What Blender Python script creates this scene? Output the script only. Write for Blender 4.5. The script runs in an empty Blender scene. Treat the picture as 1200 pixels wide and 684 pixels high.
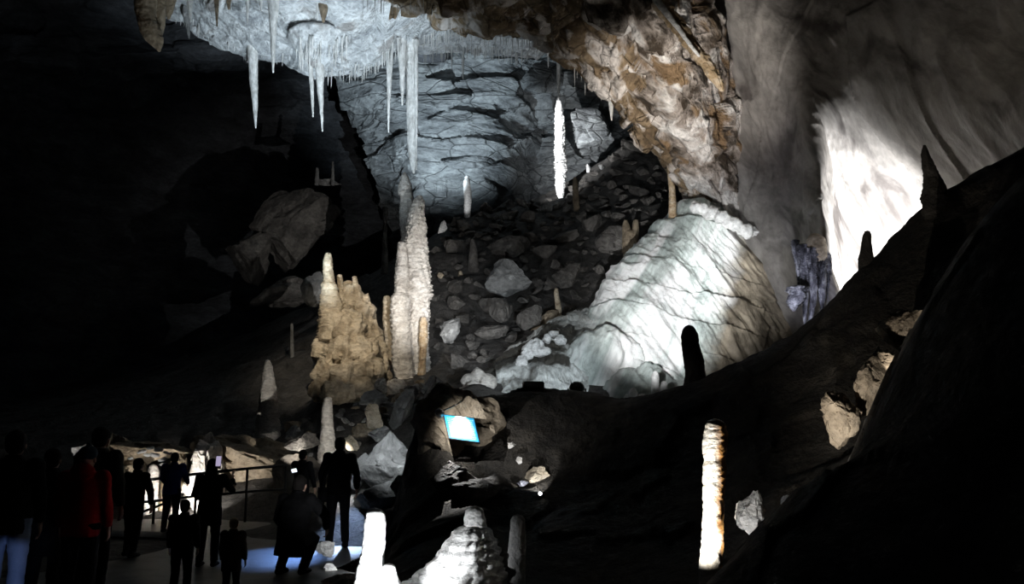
import bpy, bmesh, math, random
import numpy as np
from mathutils import Vector, Matrix, Quaternion

SC = bpy.context.scene
COL = SC.collection
rng = np.random.default_rng(7)
random.seed(7)
PI = math.pi

# ------------------------------------------------------------------ camera
PITCH = math.radians(9.4)
CAM = np.array([0.0, 0.0, 1.75])
FPX = 1000.0
cam_data = bpy.data.cameras.new('camera')
cam_data.sensor_width = 36.0
cam_data.lens = 36.0 * FPX / 1200.0
cam_data.clip_end = 300
cam_data.clip_start = 0.05
cam_ob = bpy.data.objects.new('camera', cam_data)
COL.objects.link(cam_ob)
cam_ob.location = CAM
cam_ob.rotation_euler = (PI / 2 + PITCH, 0, 0)
SC.camera = cam_ob
CP, SP = math.cos(PITCH), math.sin(PITCH)


def W(px, py, Y):
    """Measured place: the world point at forward distance Y seen at photo pixel (px, py)."""
    r = (px - 600.0) / FPX
    u = -(py - 342.0) / FPX
    dy = CP - u * SP
    dz = SP + u * CP
    k = Y / dy
    return np.array([r * k, Y, CAM[2] + dz * k])


def mpp(px, py, Y):
    """metres per photo pixel at that place"""
    u = -(py - 342.0) / FPX
    return Y / (CP - u * SP) / FPX


def pix(P):
    P = np.atleast_2d(P) - CAM
    f = P[:, 1] * CP + P[:, 2] * SP
    u = -P[:, 1] * SP + P[:, 2] * CP
    f = np.maximum(f, 1e-3)
    return np.stack([600 + FPX * P[:, 0] / f, 342 - FPX * u / f], 1)


# ------------------------------------------------------------------ noise
def _hash(ix, iy, iz, seed):
    h = (ix.astype(np.uint32) * np.uint32(374761393) + iy.astype(np.uint32) * np.uint32(668265263)
         + iz.astype(np.uint32) * np.uint32(2147483647) + np.uint32((seed * 974711 + 13) & 0xffffffff))
    h = (h ^ (h >> np.uint32(13))) * np.uint32(1274126177)
    h = (h ^ (h >> np.uint32(16))) * np.uint32(2246822519)
    return h ^ (h >> np.uint32(13))


def pnoise(P, seed=0):
    P = np.asarray(P, float)
    I = np.floor(P).astype(np.int64)
    F = P - I
    U = F * F * F * (F * (F * 6 - 15) + 10)
    out = 0
    for dx in (0, 1):
        wx = U[:, 0] if dx else 1 - U[:, 0]
        for dy in (0, 1):
            wy = U[:, 1] if dy else 1 - U[:, 1]
            for dz in (0, 1):
                wz = U[:, 2] if dz else 1 - U[:, 2]
                h = _hash(I[:, 0] + dx, I[:, 1] + dy, I[:, 2] + dz, seed)
                gx = (h & np.uint32(1023)) / 511.5 - 1
                gy = ((h >> np.uint32(10)) & np.uint32(1023)) / 511.5 - 1
                gz = ((h >> np.uint32(20)) & np.uint32(1023)) / 511.5 - 1
                out = out + wx * wy * wz * (gx * (F[:, 0] - dx) + gy * (F[:, 1] - dy) + gz * (F[:, 2] - dz))
    return out


def fbm(P, octv=4, seed=0, gain=0.5, lac=2.03):
    a, s, tot = 1.0, 0.0, 0.0
    P = np.asarray(P, float)
    for i in range(octv):
        s = s + a * pnoise(P, seed + i * 17)
        tot += a
        a *= gain
        P = P * lac + 3.7
    return s / tot * 1.6


def ridged(P, octv=4, seed=0):
    a, s, tot = 1.0, 0.0, 0.0
    P = np.asarray(P, float)
    for i in range(octv):
        s = s + a * (1 - np.abs(pnoise(P, seed + i * 31)) * 2.2)
        tot += a
        a *= 0.5
        P = P * 2.03 + 1.3
    return s / tot


def facets(P, seed=0, tilt=0.6):
    """cellular broken-rock relief: a tilted plane per cell, plus the distance to the cell's border"""
    P = np.asarray(P, float)
    I = np.floor(P).astype(np.int64)
    n = len(P)
    f1 = np.full(n, 1e9)
    f2 = np.full(n, 1e9)
    val = np.zeros(n)
    for dx in (-1, 0, 1):
        for dy in (-1, 0, 1):
            for dz in (-1, 0, 1):
                h = _hash(I[:, 0] + dx, I[:, 1] + dy, I[:, 2] + dz, seed)
                h2 = _hash(I[:, 0] + dx, I[:, 1] + dy, I[:, 2] + dz, seed + 91)
                c = np.stack([I[:, 0] + dx + (h & np.uint32(1023)) / 1023.0,
                              I[:, 1] + dy + ((h >> np.uint32(10)) & np.uint32(1023)) / 1023.0,
                              I[:, 2] + dz + ((h >> np.uint32(20)) & np.uint32(1023)) / 1023.0], 1)
                d = P - c
                r = np.sqrt((d * d).sum(1))
                t = np.stack([(h2 & np.uint32(255)) / 127.5 - 1, ((h2 >> np.uint32(8)) & np.uint32(255)) / 127.5 - 1,
                              ((h2 >> np.uint32(16)) & np.uint32(255)) / 127.5 - 1], 1)
                v = (h2 >> np.uint32(24)) / 127.5 - 1 + tilt * 2 * (d * t).sum(1)
                new = r < f1
                f2 = np.where(new, f1, np.minimum(f2, r))
                val = np.where(new, v, val)
                f1 = np.where(new, r, f1)
    return val, f2 - f1


# ------------------------------------------------------------------ meshes
def link(name, me, mat=None, parent=None, smooth=True):
    o = bpy.data.objects.new(name, me)
    COL.objects.link(o)
    if mat is not None:
        me.materials.clear()
        me.materials.append(mat)
    if smooth and len(me.polygons):
        me.polygons.foreach_set('use_smooth', np.ones(len(me.polygons), dtype=bool))
    if parent is not None:
        o.parent = parent
    return o


def mesh_raw(name, V, F):
    me = bpy.data.meshes.new(name)
    V = np.asarray(V, np.float32)
    if isinstance(F, np.ndarray):
        k = F.shape[1]
        me.vertices.add(len(V))
        me.vertices.foreach_set('co', V.ravel())
        me.loops.add(F.size)
        me.loops.foreach_set('vertex_index', F.astype(np.int32).ravel())
        me.polygons.add(len(F))
        me.polygons.foreach_set('loop_start', np.arange(0, F.size, k, dtype=np.int32))
        me.polygons.foreach_set('loop_total', np.full(len(F), k, dtype=np.int32))
        me.update(calc_edges=True)
    else:
        me.from_pydata([tuple(v) for v in V], [], F)
        me.update()
    me.validate()
    return me


def grid_faces(nv, nu, wrap=False):
    i = np.arange(nv - 1)[:, None]
    j = np.arange(nu if wrap else nu - 1)[None, :]
    a = i * nu + j
    b = i * nu + (j + 1) % nu
    c = (i + 1) * nu + (j + 1) % nu
    d = (i + 1) * nu + j
    return np.stack([a + 0 * b, b + 0 * a, c, d], -1).reshape(-1, 4)


def crom(C, n):
    """Catmull-Rom along axis 0 of C to n samples"""
    C = np.asarray(C, float)
    m = len(C)
    t = np.linspace(0, m - 1, n)
    i = np.minimum(t.astype(int), m - 2)
    f = (t - i).reshape((-1,) + (1,) * (C.ndim - 1))
    p1, p2 = C[i], C[i + 1]
    p0 = np.where((i > 0).reshape(f.shape), C[np.maximum(i - 1, 0)], 2 * p1 - p2)
    p3 = np.where((i < m - 2).reshape(f.shape), C[np.minimum(i + 2, m - 1)], 2 * p2 - p1)
    return 0.5 * (2 * p1 + (p2 - p0) * f + (2 * p0 - 5 * p1 + 4 * p2 - p3) * f ** 2 + (3 * p1 - p0 - 3 * p2 + p3) * f ** 3)


def sheet_points(G, nv, nu):
    G = np.asarray(G, float)
    A = crom(G, nv)
    A = np.swapaxes(crom(np.swapaxes(A, 0, 1), nu), 0, 1)
    return A


def normals_of(A):
    du = np.gradient(A, axis=1)
    dv = np.gradient(A, axis=0)
    N = np.cross(du, dv)
    N /= np.linalg.norm(N, axis=2, keepdims=True) + 1e-9
    return N


def sheet(name, G, nv, nu, disp, mat, face_from=None):
    """rock surface lofted through a grid of world points, roughened along its normal; disp(P,N)->metres"""
    A = sheet_points(G, nv, nu)
    N = normals_of(A)
    ref = CAM if face_from is None else np.asarray(face_from)
    if np.mean(((ref - A) * N).sum(2)) < 0:
        N = -N
        flip = True
    else:
        flip = False
    P = A.reshape(-1, 3)
    Nn = N.reshape(-1, 3)
    P = P + Nn * disp(P, Nn)[:, None]
    F = grid_faces(nv, nu)
    if flip:
        F = F[:, ::-1].copy()
    return link(name, mesh_raw(name, P, F), mat)


def rbf_fit(pts):
    pts = np.asarray(pts, float)
    X = pts[:, :2]
    n = len(X)
    D = np.linalg.norm(X[:, None] - X[None], axis=2)
    M = np.zeros((n + 3, n + 3))
    M[:n, :n] = D + np.eye(n) * 1e-3
    M[:n, n] = 1
    M[:n, n + 1:] = X
    M[n, :n] = 1
    M[n + 1:, :n] = X.T
    w = np.linalg.solve(M, np.concatenate([pts[:, 2], [0, 0, 0]]))

    def f(x, y):
        x = np.asarray(x, float)
        sh = x.shape
        Q = np.stack([x.ravel(), np.asarray(y, float).ravel()], 1)
        out = np.empty(len(Q))
        for s in range(0, len(Q), 20000):
            q = Q[s:s + 20000]
            d = np.linalg.norm(q[:, None] - X[None], axis=2)
            out[s:s + 20000] = d @ w[:n] + w[n] + q @ w[n + 1:]
        return out.reshape(sh)
    return f


# ------------------------------------------------------------------ properties
def tag(o, label=None, cat=None, group=None, kind=None):
    if label:
        o['label'] = label
    if cat:
        o['category'] = cat
    if group:
        o['group'] = group
    if kind:
        o['kind'] = kind
    return o


def struct(o):
    o['kind'] = 'structure'
    return o


def empty(name, loc=(0, 0, 0), rz=0.0):
    o = bpy.data.objects.new(name, None)
    COL.objects.link(o)
    o.location = loc
    o.rotation_euler = (0, 0, rz)
    o.empty_display_size = 0.1
    return o


# ------------------------------------------------------------------ materials
def nodes(name):
    m = bpy.data.materials.new(name)
    m.use_nodes = True
    nt = m.node_tree
    nt.nodes.clear()
    out = nt.nodes.new('ShaderNodeOutputMaterial')
    b = nt.nodes.new('ShaderNodeBsdfPrincipled')
    nt.links.new(b.outputs[0], out.inputs[0])
    return m, nt, b


BUMP = 1.8


def rock(name, cols, scale=1.0, rough=0.75, bump=0.5, stretch=(1, 1, 1), rot=(0, 0, 0), fine=9.0, spec=0.35,
         crack=0.0, crack_scale=1.5, veins=None, bump_dist=0.05, contrast=(0.3, 0.7), emboss=3.0):
    """cols: list of linear rgb from low to high; noise-mixed stone with bumps"""
    m, nt, b = nodes(name)
    N, L = nt.nodes, nt.links
    tc = N.new('ShaderNodeTexCoord')
    mp = N.new('ShaderNodeMapping')
    mp.vector_type = 'TEXTURE'
    mp.inputs['Scale'].default_value = [1 / k_ for k_ in stretch]
    mp.inputs['Rotation'].default_value = rot
    L.new(tc.outputs['Object'], mp.inputs[0])
    n1 = N.new('ShaderNodeTexNoise')
    n1.inputs['Scale'].default_value = scale
    n1.inputs['Detail'].default_value = 8
    n1.inputs['Roughness'].default_value = 0.62
    n1.inputs['Distortion'].default_value = 0.4
    L.new(mp.outputs[0], n1.inputs['Vector'])
    cr = N.new('ShaderNodeValToRGB')
    e = cr.color_ramp.elements
    k = len(cols)
    while len(e) < k:
        e.new(0.5)
    for i, c in enumerate(cols):
        e[i].position = contrast[0] + (contrast[1] - contrast[0]) * i / max(1, k - 1)
        e[i].color = (*c, 1)
    L.new(n1.outputs['Fac'], cr.inputs[0])
    col = cr.outputs[0]
    n2 = N.new('ShaderNodeTexNoise')
    n2.inputs['Scale'].default_value = fine
    n2.inputs['Detail'].default_value = 6
    n2.inputs['Roughness'].default_value = 0.65
    L.new(mp.outputs[0], n2.inputs['Vector'])
    mx = N.new('ShaderNodeMix')
    mx.data_type = 'RGBA'
    mx.blend_type = 'MULTIPLY'
    mx.inputs['Factor'].default_value = 0.65
    cr2 = N.new('ShaderNodeValToRGB')
    cr2.color_ramp.elements[0].position = 0.3
    cr2.color_ramp.elements[0].color = (0.30, 0.30, 0.30, 1)
    cr2.color_ramp.elements[1].position = 0.62
    cr2.color_ramp.elements[1].color = (1.1, 1.1, 1.1, 1)
    L.new(n2.outputs['Fac'], cr2.inputs[0])
    L.new(col, mx.inputs[6])
    L.new(cr2.outputs[0], mx.inputs[7])
    col = mx.outputs[2]
    hsum = N.new('ShaderNodeMath')
    hsum.operation = 'MULTIPLY_ADD'
    hsum.inputs[1].default_value = emboss
    L.new(n1.outputs['Fac'], hsum.inputs[0])
    L.new(n2.outputs['Fac'], hsum.inputs[2])
    height = hsum.outputs[0]
    if crack > 0:
        vo = N.new('ShaderNodeTexVoronoi')
        vo.feature = 'DISTANCE_TO_EDGE'
        vo.inputs['Scale'].default_value = crack_scale
        wn = N.new('ShaderNodeVectorMath')
        wn.operation = 'MULTIPLY_ADD'
        wn.inputs[1].default_value = (0.35, 0.35, 0.35)
        L.new(n1.outputs['Color'], wn.inputs[0])
        L.new(mp.outputs[0], wn.inputs[2])
        L.new(wn.outputs[0], vo.inputs['Vector'])
        c3 = N.new('ShaderNodeValToRGB')
        c3.color_ramp.elements[0].position = 0.0
        c3.color_ramp.elements[0].color = (1 - crack,) * 3 + (1,)
        c3.color_ramp.elements[1].position = 0.03
        c3.color_ramp.elements[1].color = (1, 1, 1, 1)
        L.new(vo.outputs[0], c3.inputs[0])
        m3 = N.new('ShaderNodeMix')
        m3.data_type = 'RGBA'
        m3.blend_type = 'MULTIPLY'
        m3.inputs['Factor'].default_value = 1
        L.new(col, m3.inputs[6])
        L.new(c3.outputs[0], m3.inputs[7])
        col = m3.outputs[2]
        h3 = N.new('ShaderNodeMath')
        h3.operation = 'ADD'
        L.new(height, h3.inputs[0])
        L.new(c3.outputs[0], h3.inputs[1])
        height = h3.outputs[0]
    if veins is not None:
        vcol, vscale, lo, hi = veins[:4]
        vst = veins[4] if len(veins) > 4 else (1, 1, 1)
        mp2 = N.new('ShaderNodeMapping')
        mp2.vector_type = 'TEXTURE'
        mp2.inputs['Scale'].default_value = [1 / k_ for k_ in vst]
        if len(veins) > 5:
            mp2.inputs['Rotation'].default_value = veins[5]
        L.new(tc.outputs['Object'], mp2.inputs[0])
        n4 = N.new('ShaderNodeTexNoise')
        n4.inputs['Scale'].default_value = vscale
        n4.inputs['Detail'].default_value = 5
        n4.inputs['Distortion'].default_value = 0.6
        L.new(mp2.outputs[0], n4.inputs['Vector'])
        c4 = N.new('ShaderNodeValToRGB')
        c4.color_ramp.elements[0].position = lo
        c4.color_ramp.elements[0].color = (0, 0, 0, 1)
        c4.color_ramp.elements[1].position = hi
        c4.color_ramp.elements[1].color = (1, 1, 1, 1)
        L.new(n4.outputs['Fac'], c4.inputs[0])
        m4 = N.new('ShaderNodeMix')
        m4.data_type = 'RGBA'
        L.new(c4.outputs[0], m4.inputs['Factor'])
        L.new(col, m4.inputs[6])
        m4.inputs[7].default_value = (*vcol, 1)
        col = m4.outputs[2]
    L.new(col, b.inputs['Base Color'])
    b.inputs['Roughness'].default_value = rough
    b.inputs['Specular IOR Level'].default_value = spec
    bp = N.new('ShaderNodeBump')
    bp.inputs['Strength'].default_value = bump
    bp.inputs['Distance'].default_value = bump_dist * BUMP
    L.new(height, bp.inputs['Height'])
    L.new(bp.outputs[0], b.inputs['Normal'])
    return m


def plain(name, col, rough=0.6, metal=0.0, emit=None, estr=0.0, bump=0.0, bscale=60, spec=0.5):
    m, nt, b = nodes(name)
    N, L = nt.nodes, nt.links
    n1 = N.new('ShaderNodeTexNoise')
    n1.inputs['Scale'].default_value = bscale
    n1.inputs['Detail'].default_value = 4
    tc = N.new('ShaderNodeTexCoord')
    L.new(tc.outputs['Object'], n1.inputs['Vector'])
    cr = N.new('ShaderNodeValToRGB')
    cr.color_ramp.elements[0].color = (*[c * 0.75 for c in col], 1)
    cr.color_ramp.elements[1].color = (*[min(1, c * 1.15) for c in col], 1)
    L.new(n1.outputs['Fac'], cr.inputs[0])
    L.new(cr.outputs[0], b.inputs['Base Color'])
    b.inputs['Roughness'].default_value = rough
    b.inputs['Metallic'].default_value = metal
    b.inputs['Specular IOR Level'].default_value = spec
    if emit:
        b.inputs['Emission Color'].default_value = (*emit, 1)
        b.inputs['Emission Strength'].default_value = estr
    if bump > 0:
        bp = N.new('ShaderNodeBump')
        bp.inputs['Strength'].default_value = bump
        bp.inputs['Distance'].default_value = 0.01
        L.new(n1.outputs['Fac'], bp.inputs['Height'])
        L.new(bp.outputs[0], b.inputs['Normal'])
    return m


# ------------------------------------------------------------------ lights
def spot(loc, target, power, angle, blend=0.5, col=(1, 1, 1), radius=0.0, name='unseen_spotlight'):  # unseen point source; many are added without any fixture
    d = bpy.data.lights.new(name, 'SPOT')
    d.energy = power
    d.spot_size = math.radians(angle)
    d.spot_blend = blend
    d.color = col
    d.shadow_soft_size = 0.0
    o = bpy.data.objects.new(name, d)
    COL.objects.link(o)
    loc = Vector(loc)
    o.location = loc
    o.rotation_euler = (Vector(target) - loc).to_track_quat('-Z', 'Y').to_euler()
    return o


def lamp(loc, power, col=(1, 1, 1), radius=0.1, name='cave_lamp'):
    d = bpy.data.lights.new(name, 'POINT')
    d.energy = power
    d.color = col
    d.shadow_soft_size = radius
    o = bpy.data.objects.new(name, d)
    COL.objects.link(o)
    o.location = loc
    return o
# ------------------------------------------------------------------ stone of the cave
M = {}
M['ceil_calcite'] = rock('ceil_calcite', [(.30, .32, .34), (.60, .62, .63), (.80, .81, .81)], 0.8, 0.7, 0.9, fine=5.0, bump_dist=.10,
                         veins=((.30, .29, .28), 0.8, .56, .64))
M['back_rock'] = rock('back_rock', [(.13, .14, .15), (.30, .32, .33), (.50, .53, .54)], 0.5, 0.7, 0.7, stretch=(1, 1, 2.6), fine=3.0,
                      crack=.6, crack_scale=.45, bump_dist=.15)
M['brown_rock'] = rock('brown_rock', [(.09, .06, .035), (.24, .17, .10), (.42, .33, .23)], 0.7, 0.75, 0.8, fine=5.0, bump_dist=.12,
                       crack=.45, crack_scale=.9, veins=((.62, .57, .53), 1.5, .50, .60, (1.3, .6, .55), (0, math.radians(-42), 0)))
M['brown_plain'] = rock('brown_plain', [(.10, .075, .05), (.20, .155, .105), (.30, .24, .17)], 0.8, 0.75, 0.7, fine=5.0, bump_dist=.1)
M['slab_rock'] = rock('slab_rock', [(.17, .16, .15), (.30, .28, .26), (.42, .39, .36)], 0.35, 0.65, 0.5, fine=3.0,
                      stretch=(1.8, .6, .35), rot=(0, math.radians(-27), 0), bump_dist=.05,
                      veins=((.09, .08, .075), 1.0, .55, .66, (1.9, .5, .16), (0, math.radians(-27), 0)))
M['flow'] = rock('flow', [(.36, .42, .40), (.56, .62, .59), (.72, .76, .73)], 0.5, 0.5, 0.6, fine=5.0, bump_dist=.04, rot=(0, math.radians(25), 0),
                 stretch=(1.4, 1.2, .5), veins=((.88, .88, .87), .8, .49, .62, (1.5, .6, .11), (0, math.radians(25), 0)))
M['flow_white'] = rock('flow_white', [(.74, .74, .72), (.84, .84, .82), (.88, .88, .86)], 1.2, 0.5, 0.5, fine=6.0, bump_dist=.04)
M['calcite'] = rock('calcite', [(.42, .38, .34), (.66, .62, .57), (.80, .77, .73)], 2.2, 0.55, 0.7, fine=12.0, stretch=(1, 1, 2), bump_dist=.03)
M['calcite_white'] = rock('calcite_white', [(.60, .60, .59), (.78, .78, .77), (.86, .86, .85)], 2.2, 0.5, 0.6, fine=12.0, stretch=(1, 1, 2), bump_dist=.03)
M['cream'] = rock('cream', [(.26, .20, .13), (.50, .42, .31), (.66, .58, .46)], 1.5, 0.55, 0.7, fine=9.0, stretch=(1, 1, 1.8), bump_dist=.04)
M['icicle'] = rock('icicle', [(.48, .47, .45), (.72, .72, .70), (.86, .86, .85)], 3.0, 0.4, 0.4, fine=14.0, stretch=(1, 1, .4), bump_dist=.02)
M['rubble'] = rock('rubble', [(.05, .046, .042), (.13, .12, .11), (.24, .225, .205)], 1.6, 0.8, 0.8, fine=8.0, bump_dist=.05)
M['boulder_grey'] = rock('boulder_grey', [(.12, .12, .12), (.26, .26, .255), (.40, .40, .39)], 1.2, 0.7, 0.8, fine=7.0, bump_dist=.05,
                         veins=((.5, .5, .49), 1.5, .60, .66))
M['dark_rock'] = rock('dark_rock', [(.035, .030, .025), (.08, .07, .06), (.15, .13, .11)], 1.0, 0.85, 0.8, fine=6.0, bump_dist=.06)
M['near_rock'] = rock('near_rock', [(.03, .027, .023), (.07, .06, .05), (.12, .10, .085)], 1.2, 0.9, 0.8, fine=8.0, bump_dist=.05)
M['tan_rock'] = rock('tan_rock', [(.13, .10, .065), (.27, .215, .15), (.42, .35, .26)], 1.4, 0.75, 0.8, fine=9.0, bump_dist=.04)
M['wet_path'] = rock('wet_path', [(.055, .055, .055), (.095, .095, .095), (.14, .14, .14)], 3.0, 0.45, 0.35, fine=40.0, bump_dist=.01, spec=.6)
M['gravel'] = rock('gravel', [(.035, .032, .03), (.08, .075, .07), (.14, .13, .12)], 3.0, 0.85, 0.8, fine=20.0, bump_dist=.04)
M['orange_calcite'] = rock('orange_calcite', [(.26, .16, .08), (.50, .37, .23), (.74, .65, .52)], 3.0, 0.5, 0.7, fine=14.0, stretch=(1, 1, 1.6), bump_dist=.03)
M['violet_calcite'] = rock('violet_calcite', [(.02, .02, .025), (.24, .24, .28), (.78, .78, .84)], 3.4, 0.35, 0.9, fine=14.0, stretch=(1, 1, .45), bump_dist=.05, contrast=(.40, .62))
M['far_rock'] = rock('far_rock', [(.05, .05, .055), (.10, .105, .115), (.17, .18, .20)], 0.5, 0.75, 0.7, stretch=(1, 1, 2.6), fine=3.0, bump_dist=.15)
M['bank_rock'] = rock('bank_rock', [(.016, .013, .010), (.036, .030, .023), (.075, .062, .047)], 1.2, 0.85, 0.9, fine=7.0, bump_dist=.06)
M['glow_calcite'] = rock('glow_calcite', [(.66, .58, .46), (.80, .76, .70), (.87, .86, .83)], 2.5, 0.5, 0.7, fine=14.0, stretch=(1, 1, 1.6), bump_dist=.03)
M['pale_band'] = rock('pale_band', [(.05, .035, .022), (.36, .31, .27), (.72, .69, .66)], 1.1, 0.7, 0.9, fine=6.0, bump_dist=.12, stretch=(1, .7, .6), rot=(0, math.radians(-42), 0), contrast=(.40, .58), veins=((.20, .13, .07), .8, .56, .62, (1, .6, .5), (0, math.radians(-42), 0)))
M['amber_stone'] = rock('amber_stone', [(.12, .075, .04), (.32, .23, .13), (.60, .52, .42)], 2.0, 0.6, 0.8, fine=9.0, bump_dist=.05)
# ------------------------------------------------------------------ the floor and the scree behind it
T1P = []          # (x, y, z) through which the main floor passes


def t1(px, py, Y):
    p = W(px, py, Y)
    T1P.append(p)
    return p


for x in (-24, -14, -8, -4, 0, 4, 10, 18):
    T1P.append(np.array([x, 2.0, -0.05]))
for x in (-14, -9, -6, -3.5, -1.2):
    for y in (6, 10, 14, 17.5):
        T1P.append(np.array([x, y, 0.0]))
for y in (5, 7, 8.8):
    T1P.append(np.array([0.0, y, 0.0]))
    T1P.append(np.array([2.5, y, 0.0]))
for a in [(430, 600, 14.6), (500, 592, 14.5), (470, 520, 16.5), (520, 490, 18.5), (384, 532, 19), (440, 480, 20.5),
          (313, 520, 22), (380, 480, 22.5), (405, 466, 23.2), (480, 444, 25), (540, 440, 25), (560, 400, 28), (600, 330, 32), (650, 380, 29),
          (545, 256, 40), (655, 236, 41), (740, 165, 43), (700, 300, 33), (500, 300, 34), (675, 250, 38), (590, 290, 35),
          (340, 424, 27), (260, 440, 32), (100, 470, 32), (60, 470, 42), (300, 390, 42), (430, 330, 42), (600, 470, 22), (680, 470, 22),
          (760, 470, 23), (850, 495, 23), (960, 475, 22), (1100, 420, 21), (780, 240, 34), (860, 290, 34), (960, 420, 28),
          (250, 540, 21.5), (120, 545, 22)]:
    t1(*a)
for x in (-26, -12, 0, 12, 20):
    T1P.append(np.array([x, 56.0, 14.0 if x > -10 else 6.0]))
T1 = rbf_fit(T1P)


def floor_height(x, y):
    x = np.asarray(x, float)
    y = np.asarray(y, float)
    z = T1(x, y)
    P = np.stack([x.ravel(), y.ravel(), 0 * x.ravel()], 1)
    far = np.clip((y - 17.5) / 5, 0, 1) + np.clip((x + 0.9) / .8, 0, 1) * np.clip((y - 13.5) / 2, 0, 1)
    far = np.clip(far, 0, 1)
    v, e = facets(P * 0.75, 3, .5)
    n = fbm(P * 0.5, 5, 5)
    return z + far * (0.22 * n + 0.13 * v).reshape(x.shape) + (0.012 * fbm(P * 2.0, 4, 8)).reshape(x.shape)


def field_mesh(name, xs, ys, hf, mat):
    X, Y = np.meshgrid(xs, ys)
    Z = hf(X, Y)
    V = np.stack([X, Y, Z], -1).reshape(-1, 3)
    return struct(link(name, mesh_raw(name, V, grid_faces(len(ys), len(xs))), mat))


field_mesh('floor', np.linspace(-26, 20, 330), np.concatenate([np.linspace(2, 14, 60), np.linspace(14.15, 26, 90), np.linspace(26.2, 56, 150)]),
           floor_height, M['gravel'])
# the paved visitors' path
pc = np.array([(-9.5, 3.0), (-7.0, 6.0), (-4.6, 9.0), (-3.6, 12.0), (-3.7, 14.5), (-5.2, 16.3), (-8.5, 16.7), (-12, 16.6)], float)
pw = np.array([3.2, 3.2, 2.6, 2.1, 1.9, 1.5, 1.2, 1.2])
cl = crom(pc, 120)
wd = crom(pw[:, None], 120)[:, 0]
tg = np.gradient(cl, axis=0)
tg /= np.linalg.norm(tg, axis=1, keepdims=True)
nr = np.stack([-tg[:, 1], tg[:, 0]], 1)
us = np.linspace(-1, 1, 17)
XY = cl[:, None] + nr[:, None] * (us[None, :, None] * wd[:, None, None] * .95)
Z = np.full(XY.shape[:2], 0.05) - 0.07 * (np.abs(us) > .97)[None]
PV = np.concatenate([XY, Z[..., None]], 2).reshape(-1, 3)
pf = grid_faces(120, 17)
path = struct(link('path', mesh_raw('path', PV, pf), M['wet_path']))

# ------------------------------------------------------------------ dark hill with the information board
HP = []
RIDGE = [(488, 500, 13.2), (515, 472, 13.5), (545, 466, 13.5), (600, 458, 14), (650, 456, 14), (700, 461, 14), (740, 482, 14), (770, 470, 13.8),
         (800, 452, 13.5), (850, 430, 13), (900, 408, 13), (950, 370, 12.7), (1000, 318, 12.5), (1040, 285, 12.3), (1075, 252, 12), (1095, 232, 12),
         (1130, 215, 11.8), (1200, 170, 11.5), (1300, 120, 11)]
for a in RIDGE:
    p = W(*a)
    HP.append(p)
    HP.append(p + np.array([0.15, 2.6, -1.9]))
    HP.append(p + np.array([0.3, 4.5, -3.8]))
for a in [(540, 497, 12.8), (540, 530, 12.45), (530, 570, 12.0), (540, 610, 11.0), (620, 610, 11.0), (610, 520, 12.6), (610, 560, 12.1), (700, 560, 11.6), (700, 650, 9.6),
          (560, 660, 9.6), (480, 640, 10.6), (470, 600, 12.6), (835, 600, 9.6), (835, 520, 11.2), (900, 560, 9.9), (930, 470, 11.4), (1000, 500, 10.0), (1060, 400, 10.8), (1090, 330, 11.3),
          (1150, 420, 9.5), (1250, 380, 8.5), (780, 684, 8.2), (860, 670, 8.2), (930, 600, 8.6)]:
    HP.append(W(*a))
for (x, y, z) in [(-1.75, 13, .2), (-1.9, 11.5, -.1), (-1.6, 14.5, -.3), (-1.6, 9.5, -.1), (-.4, 8.9, 0), (1.2, 8.2, .05), (1.7, 7.4, .15), (2.6, 6.6, .3), (-2.4, 12, -.4), (5, 6, 1), (9, 5, 3)]:
    HP.append(np.array([x, y, z], float))
H1 = rbf_fit(HP)


def hill_height(x, y):
    x = np.asarray(x, float)
    y = np.asarray(y, float)
    P = np.stack([x.ravel(), y.ravel(), 0 * x.ravel()], 1)
    v, e = facets(P * 1.3, 13, .5)
    n = fbm(P * 0.9, 5, 15)
    z = H1(x, y) + (0.10 * n + 0.055 * v).reshape(x.shape)
    return z


def hill_mesh():
    xs = np.linspace(-2.6, 11, 280)
    ys = np.linspace(6.2, 18.5, 250)
    X, Y = np.meshgrid(xs, ys)
    Zh = hill_height(X, Y)
    V = np.stack([X, Y, Zh], -1).reshape(-1, 3)
    V += np.stack([fbm(V * 1.7, 3, 71), fbm(V * 1.7, 3, 72), 0 * V[:, 0]], 1) * .12
    F = grid_faces(len(ys), len(xs))
    Tz = T1(V[:, 0], V[:, 1])
    keep = (V[F][:, :, 2] > Tz[F] - .35).any(1)
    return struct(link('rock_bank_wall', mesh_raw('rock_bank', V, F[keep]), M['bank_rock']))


hill_mesh().name = 'wall_bank'

# near dark slope at the right edge of the picture
NP = []
NEDGE = [(800, 720, 6.0), (850, 665, 6.2), (890, 622, 6.3), (930, 580, 6.3), (985, 545, 6.2), (1032, 518, 6.2), (1064, 472, 6.2), (1090, 420, 6.2), (1110, 370, 6.2), (1130, 312, 6.3), (1160, 250, 6.5), (1210, 190, 6.8), (1290, 120, 7.0)]
for a in NEDGE:
    p = W(*a)
    NP.append(p)
    NP.append(p + np.array([-.25, .9, -.75]))
    NP.append(p + np.array([-.35, 1.8, -1.6]))
    NP.append(p + np.array([.15, -1.2, -.28]))
    NP.append(p + np.array([.2, -2.6, -.9]))
N1 = rbf_fit(NP)


def near_mesh():
    xs = np.linspace(.9, 6.5, 150)
    ys = np.linspace(3.4, 8.2, 130)
    X, Y = np.meshgrid(xs, ys)
    P = np.stack([X.ravel(), Y.ravel(), 0 * X.ravel()], 1)
    v, e = facets(P * 2.2, 23, .5)
    Z = N1(X, Y) + (0.05 * fbm(P * 1.5, 5, 25) + 0.03 * v).reshape(X.shape)
    V = np.stack([X, Y, Z], -1).reshape(-1, 3)
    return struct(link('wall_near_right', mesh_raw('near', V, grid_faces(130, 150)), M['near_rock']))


near_mesh()


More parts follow.
